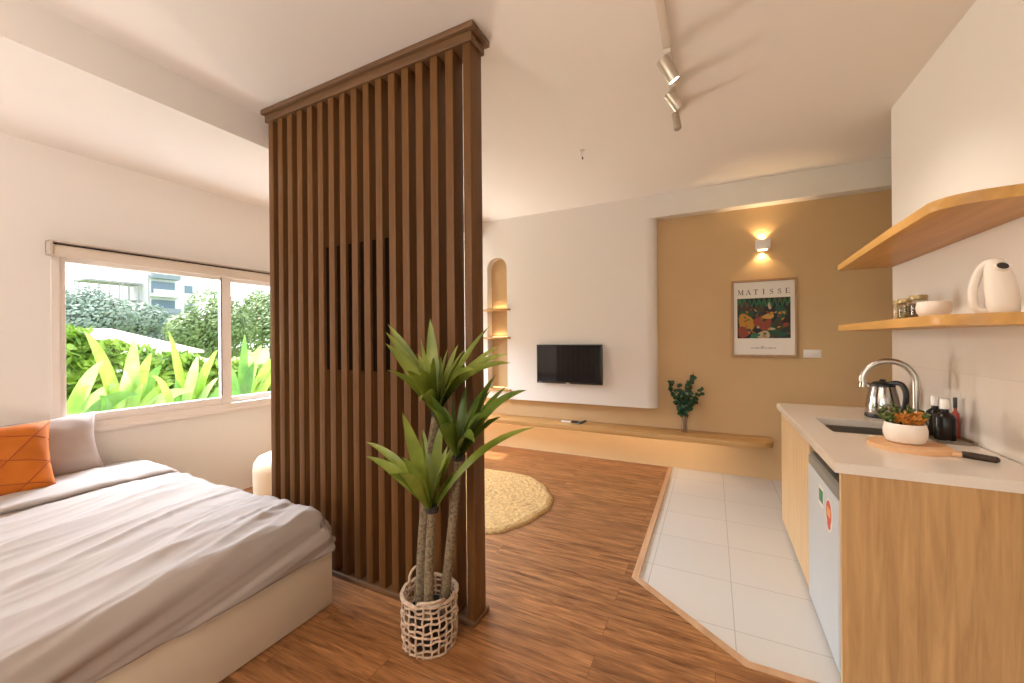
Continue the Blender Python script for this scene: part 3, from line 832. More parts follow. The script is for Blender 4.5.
def serif_word(word, x0, x1, z0, hgt):
    """roman capitals with thick and thin strokes and slab serifs"""
    mb = MB(); n_l = len(word); step = (x1 - x0) / n_l; y0_, y1_ = PY - .0128, PY - .012
    TK, TN = .155, .055
    def quad(cx, w, p, q_, t):
        a, b = Vector(p), Vector(q_)
        pts = [(a.x - t / 2, a.y), (b.x - t / 2, b.y), (b.x + t / 2, b.y), (a.x + t / 2, a.y)]
        mb.prism([(cx + u * w, z0 + v * hgt) for u, v in pts], y0_, y1_, 'Y')
    for i, ch in enumerate(word):
        cx = x0 + step * (i + .5); w = hgt * .95
        def st(p, q_, t): quad(cx, w, p, q_, t)
        def sf(u, v, l=.30): st((u, v), (u, v + .07 if v < .5 else v - .07), l)
        if ch == 'M':
            st((-.42, 0), (-.36, 1), TN); st((.36, 0), (.36, 1), TK); st((-.36, 1), (0, .05), TK); st((.34, 1), (.0, .05), TN)
            sf(-.42, 0); sf(.36, 0); sf(-.40, 1, .2); sf(.38, 1, .2)
        elif ch == 'A':
            st((-.36, 0), (0, 1), TN); st((.34, 0), (.02, 1), TK); st((0, .32), (0, .37), .40); sf(-.36, 0); sf(.36, 0)
        elif ch == 'T':
            st((0, 0), (0, 1), TK); st((0, .93), (0, 1), .74); sf(0, 0, .36); st((-.35, .74), (-.35, 1), TN); st((.35, .74), (.35, 1), TN)
        elif ch == 'I':
            st((0, 0), (0, 1), TK); sf(0, 0, .36); sf(0, 1, .36)
        elif ch == 'E':
            st((-.22, 0), (-.22, 1), TK); st((.02, .93), (.02, 1), .62); st((0, .47), (0, .53), .42); st((.04, 0), (.04, .07), .66); st((.34, 0), (.34, .24), TN); st((.31, .76), (.31, 1), TN)
        elif ch == 'S':
            P = spl([(.24, .78), (.12, .93), (-.08, .95), (-.22, .82), (-.20, .66), (0, .54), (.20, .40), (.25, .22), (.12, .06), (-.10, .05), (-.26, .22)], 3)
            for a, b in zip(P, P[1:]):
                th = TN + (TK - TN) * max(0, 1 - abs((a[1] + b[1]) / 2 - .5) / .4)
                d_ = (Vector(b) - Vector(a)).normalized(); nn = Vector((-d_.y, d_.x)) * th / 2
                a2, b2 = Vector(a) - d_ * .02, Vector(b) + d_ * .02
                mb.prism([(cx + p.x * w, z0 + p.y * hgt) for p in (a2 - nn, b2 - nn, b2 + nn, a2 + nn)], y0_, y1_, 'Y')
            sf(.25, 1, .05); st((.25, .70), (.25, .98), TN); st((-.27, .02), (-.27, .3), TN)
    return mb
serif_word('MATISSE', .212, .642, 1.712, .047).build('title_lettering', 'ink', pr)
q = MB()
for (z, x0, x1) in ((1.225, .405, .425), (1.212, .325, .345), (1.212, .351, .39), (1.212, .396, .43), (1.212, .436, .452), (1.212, .458, .50), (1.212, .506, .52)):
    q.box(x0, x1, PY - .0125, PY - .012, z, z + .005)
q.build('caption_line', 'ink', pr)
sw = thing('wall_switch', (.79, YF - .01, 1.14), 'blank white switch plate on the tan wall right of the poster', 'switch')
MB().box(.725, .855, YF - .010, YF - .001, 1.128, 1.200, .003).build('switch_plate', 'white_gloss', sw)
MB().box(.745, .835, YF - .013, YF - .010, 1.142, 1.186, .002).build('rocker', 'white_gloss', sw)

# sconce
sn = thing('wall_sconce', (.417, YF - .07, 2.11), 'small white square up-and-down wall lamp glowing above the poster', 'wall lamp')
q = MB(); q.box(.360, .474, YF - .12, YF - .015, 2.113, 2.200, .004); q.box(.387, .447, YF - .015, YF - .001, 2.13, 2.185); q.build('lamp_body', 'white_gloss', sn)
MB().box(.383, .451, YF - .10, YF - .03, 2.2005, 2.203).build('lens', 'lamp_glow', sn)
MB().box(.383, .451, YF - .10, YF - .03, 2.110, 2.1125).build('lens', 'lamp_glow', sn)

# ------------------------------------------------------------------ ceiling: track and spots
TX = -.186
tk = thing('lighting_track', (TX, 1.0, ZC), 'white lighting track screwed to the ceiling', 'lighting track')
MB().box(TX - .018, TX + .018, -1.2, 2.10, ZC - .022, ZC - .0005, .002).build('track_rail', 'track_white', tk)
MB().box(TX - .02, TX + .02, 2.10, 2.74, ZC - .020, ZC - .0005, .002).build('track_connector', 'track_white', tk)
def spot(y, yaw, tilt, label, lit=False, L=.118, R=.032):
    s_ = thing('track_spotlight', (TX, y, ZC - .024), label, 'spotlight', 'spotlights on the ceiling track')
    MB().box(TX - .017, TX + .017, y - .05, y + .05, ZC - .046, ZC - .0225, .003).build('adapter', 'track_white', s_)
    MB().tube([(TX, y, ZC - .046), (TX, y, ZC - .085)], .008, 10).build('arm', 'metal_grey', s_)
    R_ = Matrix.Rotation(yaw, 4, 'Z') @ Matrix.Rotation(tilt, 4, 'Y')
    c = Vector((TX, y, ZC - .100))
    q = MB(); q.lathe([(0, .5 * L), (R * .92, .5 * L), (R, .46 * L), (R, -.5 * L), (R * .86, -.5 * L), (R * .82, -.44 * L), (0, -.44 * L)], c, 28, M=R_)
    h = q.build('lamp_head', 'metal_grey', s_)
    q = MB(); q.lathe([(R * .8, -.49 * L), (0, -.49 * L)], c, 24, M=R_, cap0=True); q.build('lens', 'spot_glow' if lit else 'white_gloss', h)
    return s_, c, R_
spot(2.13, math.radians(38), math.radians(-34), 'first track spotlight nearest the camera, its lens lit', True)
bpy.data.objects['track_spotlight']['label'] = 'largest track spotlight, its lens glowing white'
spot(2.42, math.radians(40), math.radians(-42), 'middle spotlight on the ceiling track, tilted and unlit', False, .105, .028)
spot(2.66, math.radians(0), math.radians(-8), 'farthest spotlight on the ceiling track, hanging nearly upright', False, .10, .022)
hk = thing('ceiling_hook', (-.877, 2.968, ZC), 'small wire with a dark tip hanging from the ceiling', 'hook')
MB().lathe([(.018, -.0005), (.018, -.006), (.006, -.010)], (-.877, 2.968, ZC), 14).build('hook_plate', 'track_white', hk)
MB().tube([(-.877, 2.968, ZC - .006), (-.882, 2.968, ZC - .03), (-.872, 2.968, ZC - .055)], .002, 6).build('wire', 'track_white', hk)
MB().lathe([(.0, -.072), (.005, -.068), (.005, -.052), (0, -.05)], (-.872, 2.968, ZC), 10).build('tip', 'black', hk)

# ------------------------------------------------------------------ kitchen
CZ = .845; CX = .408; CY0, CY1 = 1.885, 3.41
# worktop with the sink cut-out
SX0, SX1, SY0, SY1 = .535, .88, 2.49, 2.885
q = MB(); zt, zb = CZ, CZ - .038
xs = [CX, SX0, SX1, XR - .008]; ys = [CY0, SY0, SY1, CY1]
g = {}
for zz in (zb, zt):
    for i, x in enumerate(xs):
        for j, y in enumerate(ys): g[i, j, zz] = q.bm.verts.new((x, y, zz))
for zz in (zb, zt):
    for i in range(3):
        for j in range(3):
            if (i, j) != (1, 1): q.bm.faces.new((g[i, j, zz], g[i + 1, j, zz], g[i + 1, j + 1, zz], g[i, j + 1, zz]))
def qd(a, b): q.bm.faces.new((g[(*a, zb)], g[(*b, zb)], g[(*b, zt)], g[(*a, zt)]))
for i in range(3): qd((i, 0), (i + 1, 0)); qd((i, 3), (i + 1, 3)); qd((0, i), (0, i + 1)); qd((3, i), (3, i + 1))
for a, b in (((1, 1), (2, 1)), ((2, 1), (2, 2)), ((2, 2), (1, 2)), ((1, 2), (1, 1))): qd(a, b)
bmesh.ops.recalc_face_normals(q.bm, faces=q.bm.faces)
es = [e for e in q.bm.edges if len(e.link_faces) == 2 and e.calc_face_angle(0) > 1 and all(v.co.z > zt - .001 for v in e.verts)]
bmesh.ops.bevel(q.bm, geom=es, offset=.003, segments=2, affect='EDGES')
tag(q.build('worktop', 'quartz'), 'pale stone kitchen worktop with an undermount sink opening', 'worktop')
# sink
sk = thing('sink', (.70, 2.69, .66), 'rectangular steel sink set under the worktop', 'sink')
q = MB(); t = .003; z0 = .64
q.box(SX0 - .01, SX1 + .01, SY0 - .01, SY1 + .01, z0, z0 + t)
q.box(SX0 - .01, SX0, SY0 - .01, SY1 + .01, z0, zb); q.box(SX1, SX1 + .01, SY0 - .01, SY1 + .01, z0, zb)
q.box(SX0, SX1, SY0 - .01, SY0, z0, zb); q.box(SX0, SX1, SY1, SY1 + .01, z0, zb)
q.build('basin', 'steel', sk)
MB().lathe([(.04, z0 + t + .001), (.036, z0 + t + .004), (.015, z0 + t + .002), (0, z0 + t + .002)], (.71, 2.69, 0), 20).build('drain', 'chrome', sk)
# cabinet: carcass, grooved doors, end panel beside the fridge, near end panel
cb = thing('base_cabinet', (.72, 2.9, 0), 'oak kitchen base cabinet under the worktop, wrapping the small fridge', 'cabinet')
FY0, FY1 = 1.915, 2.455
CFX = .432
q = MB(); q.box(CFX + .02, CFX + .038, FY1 + .03, 3.385, .04, zb); q.box(CFX + .02, XR - .01, 3.367, 3.385, .04, zb); q.box(CFX + .02, XR - .01, FY1 + .012, FY1 + .03, .0, zb)
q.box(CFX + .05, XR - .01, FY1 + .03, 3.36, 0, .05)
q.build('carcass', 'oak_door', cb)
nb = 12
def door(y0, y1):
    q = MB(); n = int(round((y1 - y0) / .052))
    for k in range(n):
        a = y0 + (y1 - y0) * k / n; b = y0 + (y1 - y0) * (k + 1) / n
        q.box(CFX, CFX + .018, a + .0006, b - .0006, .03, zb - .004, .0022, 1)
    q.box(CFX + .004, CFX + .019, y0, y1, .03, zb - .004)
    return q.build('door', 'oak_door', cb)
door(FY1 + .014, 2.92); door(2.924, 3.383)
MB().lathe([(.012, 0), (.012, .03)], (CFX + .04, 3.35, 0), 12).build('foot', 'black', cb)
MB().box(CFX - .004, XR - .01, CY0 + .006, CY0 + .024, 0, zb).build('end_panel', 'oak', cb)
MB().box(CFX - .006, CFX - .004, CY0 + .006, CY0 + .024, 0, zb).build('panel_edge_band', 'oak_door', cb)
# fridge
fr = thing('mini_fridge', (.70, 2.18, 0), 'small grey-blue fridge standing under the worktop', 'fridge')
FX = .422
q = MB(); q.box(FX + .055, XR - .06, FY0 + .006, FY1 - .006, .03, .735, .008); q.build('fridge_body', 'fridge', fr)
dq = MB(); dq.box(FX, FX + .05, FY0 + .004, FY1 - .004, .03, .690, .010, 3); dr = dq.build('door', 'fridge', fr)
tag(MB().prism([(FX + .004, .692), (FX + .05, .692), (FX + .05, .742), (FX + .018, .742), (FX + .004, .728)], FY0 + .004, FY1 - .004, 'Y').build('top_trim', 'fridge_dark', fr), 'dark grey top trim')
for y in (FY0 + .05, FY1 - .05): MB().lathe([(.018, 0), (.018, .03)], (FX + .09, y, 0), 12).build('foot', 'black', fr)
MB().box(FX + .012, FX + .05, FY0 - .006, FY0 + .004, .675, .70, .002).build('hinge', 'fridge_dark', fr)
def oval(cy, cz, ry, rz, n=24):
    return [(cy + ry * math.cos(2 * PI * k / n), cz + rz * math.sin(2 * PI * k / n)) for k in range(n)]
q = MB(); q.box(FX - .0008, FX + .001, 2.135, 2.215, .575, .66); q.mi = 1; q.box(FX - .0012, FX, 2.141, 2.209, .592, .647)
q.build('green_sticker', ['sticker_w', 'sticker_g'], dr)
q = MB(); q.prism(oval(2.045, .585, .050, .068), FX - .0008, FX + .001, 'X')
q.mi = 1; q.prism(oval(2.045, .595, .042, .050), FX - .0011, FX, 'X'); q.prism(oval(2.045, .552, .026, .026), FX - .0013, FX, 'X')
q.mi = 2; q.box(FX - .0016, FX, 2.018, 2.072, .580, .615)
q.build('oval_sticker', ['sticker_w', 'sticker_r', 'sticker_y'], dr)

# faucet
fc = thing('faucet', (.905, 2.68, CZ), 'tall gooseneck steel tap arching over the sink', 'tap')
q = MB(); q.lathe([(.026, 0), (.026, .006), (.020, .012), (.018, .09), (.0155, .10), (0, .10)], (.905, 2.68, CZ), 24); q.build('tap_base', 'steel', fc)
path = [(.905, 2.68, CZ + .09), (.905, 2.68, CZ + .20)] + [(.80 + .105 * math.cos(math.radians(a)), 2.68, CZ + .235 + .11 * math.sin(math.radians(a))) for a in range(0, 171, 10)] + [(.700, 2.68, CZ + .225)]
MB().tube(path, .0142, 16).build('spout', 'steel', fc)
MB().tube([(.700, 2.68, CZ + .235), (.698, 2.68, CZ + .208)], .0158, 16).build('nozzle', 'chrome', fc)
MB().tube([(.905, 2.695, CZ + .065), (.905, 2.74, CZ + .075), (.905, 2.775, CZ + .10)], [.008, .007, .006], 10).build('lever', 'steel', fc)

# kettle
KC = Vector((.885, 3.05, CZ))
kt = thing('kettle', KC, 'shiny steel electric kettle with black handle and lid', 'kettle')
MB().lathe([(.078, 0), (.082, .004), (.082, .018), (.079, .02), (0, .02)], KC, 40).build('power_base', 'black', kt)
MB().lathe([(.076, .02), (.079, .03), (.077, .07), (.070, .12), (.060, .165), (.056, .180), (0, .180)], KC, 44).build('kettle_body', 'chrome', kt)
MB().lathe([(.057, .180), (.055, .192), (.042, .204), (.015, .209), (.015, .216), (.010, .220), (0, .220)], KC, 36).build('lid', 'black', kt)
hd_ = Vector((.55, -.83, 0)).normalized()
q = MB(); path = [(.045, .198), (.075, .207), (.105, .198), (.122, .165), (.124, .120), (.115, .075), (.095, .048), (.074, .045)]
q.tube([KC + hd_ * r + Vector((0, 0, z)) for r, z in spl(path)], .0135, 12); q.build('handle', 'black', kt)
q = MB(); sp_ = -hd_
q.tube([KC + sp_ * .050 + Vector((0, 0, .150)), KC + sp_ * .075 + Vector((0, 0, .172)), KC + sp_ * .088 + Vector((0, 0, .186))], [.022, .016, .011], 14); q.build('spout', 'chrome', kt)

# bottles on a little clear tray
tray = MB(); tray.box(.88, 1.005, 2.40, 2.655, CZ, CZ + .006, .002)
for a in ((.88, .884, 2.40, 2.655), (1.001, 1.005, 2.40, 2.655), (.88, 1.005, 2.40, 2.404), (.88, 1.005, 2.651, 2.655)): tray.box(a[0], a[1], a[2], a[3], CZ + .006, CZ + .016)
tag(tray.build('bottle_tray', 'jar_glass'), 'clear shallow tray under the dark bottles by the wall', 'tray')
def bottle(x, y, r, h, m, capm, label, caph=.04):
    t_ = thing('bottle', (x, y, CZ + .006), label, 'bottle', 'bottles on the clear tray')
    MB().lathe([(r * .94, 0), (r, .006), (r, h * .68), (r * .86, h * .80), (r * .40, h * .90), (r * .36, h), (0, h)], (x, y, CZ + .006), 28).build('bottle_body', m, t_)
    MB().lathe([(r * .42, h), (r * .44, h + .004), (r * .44, h + caph), (r * .38, h + caph + .004), (0, h + caph + .004)], (x, y, CZ + .006), 20).build('cap', capm, t_)
    return t_
bottle(.935, 2.575, .033, .138, 'bottle', 'white_gloss', 'dark bottle with white cap nearest the tap')
bottle(.930, 2.475, .036, .138, 'bottle', 'white_gloss', 'dark bottle with white cap in the middle of the clear tray')
bottle(.988, 2.535, .016, .135, 'bottle_r', 'black', 'slim reddish bottle with dark cap behind the dark ones', .045)

# cutting board
bo = thing('cutting_board', (.78, 2.25, CZ), 'round beech serving board with a dark wooden handle on the worktop', 'cutting board')
hx0, hy0, hx1, hy1 = .842, 2.185, .958, 2.100
q = MB(); cxb, cyb = .735, 2.262
ang = math.atan2(hy0 - cyb, hx0 - cxb); pts = []
for k in range(60):
    a = 2 * PI * k / 60
    r = .130
    dd = abs((a - 0 + PI) % (2 * PI) - PI)
    rr = r + .018 * max(0, 1 - dd / .35) ** 2
    pts.append((cxb + rr * math.cos(a + ang) * 1.0, cyb + rr * math.sin(a + ang) * 1.0))
q.prism(pts, CZ, CZ + .018, 'Z', .004); q.build('board_plate', 'board', bo)
d_ = Vector((math.cos(ang), math.sin(ang), 0)); n_ = Vector((-d_.y, d_.x, 0)); o_ = Vector((cxb, cyb, 0))
q = MB()
def bq(l0, l1, w0, w1): return [tuple((o_ + d_ * l + n_ * w)[:2]) for l, w in ((l0, -w0), (l1, -w1), (l1, w1), (l0, w0))]
q.prism(bq(.136, .162, .022, .014), CZ + .002, CZ + .017, 'Z', .002); q.build('neck', 'board', bo)
q = MB(); q.tube([o_ + d_ * l + Vector((0, 0, CZ + .0125)) for l in (.160, .175, .215, .247, .254)], [.0118, .0122, .0122, .0115, .006], 14); q.build('handle', 'handle_wood', bo)

# planter with succulents
PC = Vector((.735, 2.285, CZ + .018))
MBp = MB().lathe([(.050, 0), (.062, .006), (.070, .030), (.071, .055), (.066, .080), (.064, .083), (.061, .080), (.062, .068), (0, .066)], PC, 44)
tag(MBp.build('planter_bowl', 'white_matt'), 'round white planter bowl standing on the serving board', 'plant pot')
su = thing('succulent_arrangement', PC + Vector((0, 0, .067)), 'green and orange succulents filling the white planter bowl', 'plant')
MB().lathe([(.061, .069), (.045, .076), (0, .080)], PC, 24).build('soil', 'soil', su)
rr_ = random.Random(11)
for (nm, mt, cnt, cxo, spread) in (('green_sprigs', 'succ_g', 30, -.018, .062), ('orange_sprigs', 'succ_o', 20, .012, .040)):
    q = MB()
    for k in range(cnt):
        a = rr_.uniform(0, 2 * PI); r = spread * rr_.random() ** .5
        off = Vector((1, -1, 0)).normalized() * (cxo * 1.4)
        b = PC + Vector((r * math.cos(a), r * math.sin(a), .074)) + off * .6
        rad = Vector((b.x - PC.x, b.y - PC.y, 0))
        if rad.length > .054: b -= rad.normalized() * (rad.length - .054)
        hgt = rr_.uniform(.016, .060 if nm[0] == 'o' else .075) * (1 if k % 3 else .7)
        t = b + rad * (.45 if nm[0] == 'g' else .12) + Vector((rr_.uniform(-.010, .010), rr_.uniform(-.010, .010), hgt))
        q.tube([b, b.lerp(t, .5), t], .0015, 5)
        for i in range(9):
            p = b.lerp(t, .25 + .75 * i / 8); aa = i * 2.4 + k
            dr2 = Vector((math.cos(aa), math.sin(aa), .55)).normalized()
            q.blade([p, p + dr2 * .009, p + dr2 * .019 + Vector((0, 0, .003))], .011, .3, (math.sin(aa), -math.cos(aa), .9), 4, prof=lambda t: math.sin(PI * min(1, t * .9 + .1)) ** .6)
    q.build(nm, mt, su)

# shelves on the kitchen wall
def shelf(z, label, th=.038):
    X0 = .688; y0, y1 = 1.825, 3.33; r = .14
    pts = [(XR - .001, y1), (X0 + .057, y1), (X0 + .008, y0 + r * .8 + .35), (X0, y0 + r * .8)]
    for k in range(1, 11):
        a = k / 10 * PI / 2
        pts.append((X0 + r * (1 - math.cos(a)), y0 + r * .8 * (1 - math.sin(a))))
    pts.append((XR - .001, y0 - .03))
    o = MB().prism(pts, z, z + th, 'Z', .003).build('wall_shelf', 'oak_y')
    return tag(o, label, 'shelf', 'oak shelves on the kitchen wall')
shelf(1.75, 'upper oak kitchen wall shelf with rounded corner, empty')
shelf(1.352, 'lower oak kitchen wall shelf holding the white jug, bowl and jars')
LZ = 1.39
# white jug with a loop handle moulded into the body
jg = thing('jug', (.86, 1.965, LZ), 'tall white rounded jug with a slot handle on the lower shelf', 'jug')
jc = Vector((.86, 1.965, LZ)); ax = Vector((.92, -.392, 0)); ay = Vector((.392, .92, 0))
q = MB()
pr_ = [(0, .030), (.008, .036), (.045, .039), (.095, .038), (.14, .033), (.172, .025), (.188, .014), (.193, 0)]
rings = []
for z, r in spl(pr_, 4):
    cx_ = .024 - .020 * (z / .193) ** 1.5
    rings.append([q.bm.verts.new(jc + ax * (cx_ + r * math.cos(2 * PI * k / 40)) + ay * (r * 1.05 * math.sin(2 * PI * k / 40)) + Vector((0, 0, z))) for k in range(40)])
for a, b in zip(rings, rings[1:]):
    for k in range(40):
        try: q.bm.faces.new((a[k], a[(k + 1) % 40], b[(k + 1) % 40], b[k]))
        except ValueError: pass
q.bm.faces.new(rings[0][::-1])
bmesh.ops.remove_doubles(q.bm, verts=q.bm.verts, dist=.0005)
q.build('jug_body', 'white_matt', jg, angle=70)
hp = spl([(.012, .014), (-.022, .012), (-.040, .030), (-.045, .072), (-.040, .112), (-.029, .150), (-.012, .176), (.006, .180)], 5)
q = MB(); q.tube([jc + ax * a + Vector((0, 0, b)) for a, b in hp], [.0118 for i in range(len(hp))], 16); q.build('handle', 'white_matt', jg)
nv = (ax * .30 - ay * .80 + Vector((0, 0, .50))).normalized()
mc = jc + ax * .022 - ay * .0285 + Vector((0, 0, .158))
Rm = nv.to_track_quat('Z', 'Y').to_matrix().to_4x4()
q = MB(); q.lathe([(.0165, -.012), (.0185, .004), (.017, .007), (.0145, .005), (.014, -.008)], mc, 28, M=Rm, cap0=False, cap1=False); q.build('spout_lip', 'white_matt', jg)
q = MB(); q.lathe([(.0150, .002), (.0, .001)], mc, 24, M=Rm, cap0=False); q.build('mouth', 'dark', jg)

q = MB(); bc = Vector((.865, 2.385, LZ)); q.lathe([(.028, 0), (.042, .008), (.054, .030), (.057, .050), (.053, .074), (.051, .076), (.049, .073), (.052, .05), (.040, .016), (0, .010)], bc, 40)
tag(q.build('bowl', 'white_matt'), 'small round white bowl on the lower shelf beside the jars', 'bowl')
def jar(x, y, r, h, fill, lid, label):
    t_ = thing('spice_jar', (x, y, LZ), label, 'jar', 'glass jars on the lower shelf')
    MB().lathe([(r * .9, 0), (r, .005), (r, h - .012), (r * .86, h)], (x, y, LZ), 24, cap1=False).build('jar_body', 'jar_glass', t_)
    MB().lathe([(r * .88, .004), (r * .9, .01), (r * .9, h * .78), (0, h * .8)], (x, y, LZ), 20).build('contents', fill, t_)
    MB().lathe([(r * .92, h - .004), (r * .95, h), (r * .95, h + .014), (r * .9, h + .017), (0, h + .017)], (x, y, LZ), 24).build('lid', lid, t_)
jar(.915, 2.90, .030, .102, 'spice_b', 'gold_lid', 'glass jar of pale spice at the far end of the jar row')
jar(.905, 2.80, .030, .105, 'spice_a', 'gold_lid', 'glass jar of green dried herbs in the middle of the jar row')
jar(.90, 2.63, .034, .108, 'spice_c', 'gold_lid', 'glass jar of mixed peppercorns next to the white bowl')
jar(.982, 2.93, .026, .075, 'spice_c', 'black', 'small jar with a black lid behind the others against the wall')

# ------------------------------------------------------------------ outside the window
GZ = -.6
struct('ground_outside', MB().box(-120, -3.95, -60, 90, GZ - .2, GZ), 'ground', loc=O0)
struct('bounce_slab', MB().box(-6.1, -3.9, -1.5, 6.0, GZ, -.02), 'ext_white', loc=O0)  # pale slab added to bounce sunlight up through the window
struct('sun_block_eave', MB().box(-5.2, -3.9, YB - .5, 3.35, 2.45, 2.60), 'wall', loc=O0)  # overhang added to keep direct sun out of the window
rt = random.Random(21)
def tree(name, c, spread, top, bot, mat_, label, n=2600, size=.2, clumps=9, cat='tree', group=None):
    t_ = thing(name, (c[0], c[1], GZ), label, cat, group)
    zc = (top + bot) / 2; hz = (top - bot) / 2
    MB().tube([(c[0], c[1], GZ), (c[0] + .1, c[1] + .1, bot + .3), (c[0], c[1] + .1, zc)], [.22, .17, .08], 10).build('trunk', 'bark', t_)
    q = MB()
    cl = []
    for k in range(clumps):
        a = 2 * PI * k / clumps + rt.uniform(-.3, .3); r = rt.uniform(.15, .62)
        cl.append((c[0] + spread * r * math.cos(a) * .8, c[1] + spread * r * math.sin(a), zc + hz * rt.uniform(-.5, .5), rt.uniform(.36, .5)))
    cl.append((c[0], c[1], top - hz * .52, .52)); cl.append((c[0], c[1] , zc, .62))
    for k in range(n):
        x, y, z, s_ = cl[k % len(cl)]
        u = Vector((rt.gauss(0, 1), rt.gauss(0, 1), rt.gauss(0, 1))).normalized()
        rr2 = rt.uniform(.78, 1.0)
        p = Vector((x + u.x * spread * s_ * rr2, y + u.y * spread * s_ * rr2, z + u.z * hz * s_ * 1.05 * rr2))
        nrm = (u + Vector((rt.uniform(-.7, .7), rt.uniform(-.7, .7), rt.uniform(-.3, .9)))).normalized()
        a_ = nrm.orthogonal().normalized(); b_ = nrm.cross(a_); s2 = size * rt.uniform(.6, 1.2)
        q._add([p - a_ * s2 * .5, p + b_ * s2 * .3, p + a_ * s2 * .5 , p - b_ * s2 * .3], [(0, 1, 2, 3)])
    q.build('crown', mat_, t_, smooth=False)
    return t_
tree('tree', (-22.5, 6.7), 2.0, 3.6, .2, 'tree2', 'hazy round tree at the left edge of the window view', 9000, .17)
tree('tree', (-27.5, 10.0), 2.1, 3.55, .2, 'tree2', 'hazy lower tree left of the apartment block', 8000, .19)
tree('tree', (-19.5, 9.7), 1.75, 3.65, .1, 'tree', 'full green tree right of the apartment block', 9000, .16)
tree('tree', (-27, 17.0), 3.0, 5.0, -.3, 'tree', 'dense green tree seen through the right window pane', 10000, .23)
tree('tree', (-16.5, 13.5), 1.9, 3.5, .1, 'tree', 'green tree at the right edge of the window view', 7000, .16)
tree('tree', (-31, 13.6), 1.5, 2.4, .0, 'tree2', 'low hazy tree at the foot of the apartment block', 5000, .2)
# hedge just outside
hg = MB()
def hedge_top(y): return 1.40 - .10 * max(0, (y - 1.9)) * 1.9 + .07 * math.sin(y * 5.2) + .05 * math.sin(y * 11 + 1)
for k in range(15000):
    y = rt.uniform(.6, 5.2); zt_ = max(.80, 1.44 if y < 1.92 else 1.28 - .24 * (y - 2.05)) + .03 * math.sin(y * 9.1) + .025 * math.sin(y * 23 + 2)
    if rt.random() < .35: z = zt_ + rt.uniform(-.06, .03); x = rt.uniform(-7.3, -6.3)
    else: z = rt.uniform(.0, zt_); x = -6.35 + .12 * noise.noise(Vector((y * 3, z * 3, 1))) + rt.uniform(-.12, .08)
    p = Vector((x, y, z)); nrm = Vector((rt.uniform(-.2, 1), rt.uniform(-.7, .7), rt.uniform(-.2, 1))).normalized()
    a_ = nrm.orthogonal().normalized(); a_.rotate(Matrix.Rotation(rt.uniform(0, 6.28), 3, nrm)); b_ = nrm.cross(a_); s2 = rt.uniform(.05, .10)
    hg._add([p - a_ * s2, p + b_ * s2 * .5, p + a_ * s2, p - b_ * s2 * .5], [(0, 1, 2, 3)])
hg.box(-7.2, -6.55, .6, 5.2, GZ, .72)
tag(hg.build('hedge', 'hedge', loc=(-6.7, 2.8, GZ), smooth=False), 'bright green clipped hedge outside the window', 'hedge')

# broad-leaved plants close to the window
def broad(name, x, y, leaves, label):
    t_ = thing(name, (x, y, -.02), label, 'plant', 'broad-leaved plants outside the window')
    for (tx, ty, tz, wd, mm) in leaves:
        b = Vector((x + rt.uniform(-.05, .05), y + rt.uniform(-.05, .05), -.02)); t = Vector((tx, ty, tz))
        hz_ = math.hypot(tx - x, ty - y)
        s0 = b + Vector(((tx - x) * .12, (ty - y) * .16, max(.25, (tz + .02) * .42)))
        MB().tube([b, b.lerp(s0, .5), s0], [.014, .011, .008], 7).build('stalk', 'hot_leaf3', t_)
        v = t - s0
        md_ = s0 + v * .42 + Vector((0, 0, .10 + .55 * hz_))
        MB().blade([s0 - v * .02, md_, t], wd * .98, .2, (1, rt.uniform(-.5, .5), .3), 16, prof=lambda t: math.sin(PI * min(1, .05 + .95 * t) ** .8) ** .8).build('leaf', mm, t_)
H, H2, H3 = 'hot_leaf', 'hot_leaf2', 'hot_leaf3'
broad('ginger_plant', -4.75, 1.25, [(-4.55, 1.46, 1.17, .12, H2), (-4.5, 1.20, 1.0, .10, H), (-4.6, 1.58, .96, .11, H2), (-4.8, 1.08, 1.1, .1, H), (-4.5, 1.36, .98, .1, H), (-4.45, 1.66, .86, .13, H3)], 'broad-leaved plant at the left edge of the window, above the pillow')
broad('ginger_plant', -4.70, 1.62, [(-4.6, 1.36, 1.42, .13, H), (-4.6, 1.68, 1.36, .12, H2), (-4.5, 1.58, 1.08, .13, H2), (-4.7, 1.92, 1.10, .13, H3), (-4.6, 1.80, 1.22, .12, H), (-4.55, 1.95, .93, .1, H), (-4.5, 1.70, .95, .1, H), (-4.45, 2.05, .84, .13, H2), (-4.45, 1.40, .88, .12, H3)], 'tall broad-leaved plant with crossing leaves left of the window middle')
broad('ginger_plant', -4.65, 2.10, [(-4.55, 1.78, .90, .09, H), (-4.6, 2.24, 1.12, .11, H2), (-4.6, 1.98, .96, .13, H3), (-4.7, 1.97, 1.43, .10, H), (-4.5, 2.30, 1.24, .11, H), (-4.5, 2.12, 1.18, .12, H2), (-4.5, 2.3, .95, .1, H2), (-4.42, 1.72, 1.02, .06, H), (-4.45, 2.45, .86, .13, H3)], 'broad-leaved plant with a long arching leaf beside the middle window post')
broad('ginger_plant', -4.62, 2.55, [(-4.6, 2.62, 1.40, .12, H3), (-4.6, 2.80, 1.28, .11, H2), (-4.55, 3.0, 1.14, .13, H), (-4.5, 2.42, 1.06, .1, H3), (-4.5, 3.0, .98, .11, H), (-4.5, 2.66, 1.10, .11, H3), (-4.5, 2.85, .95, .1, H)], 'deep green broad-leaved plant behind the right window pane')

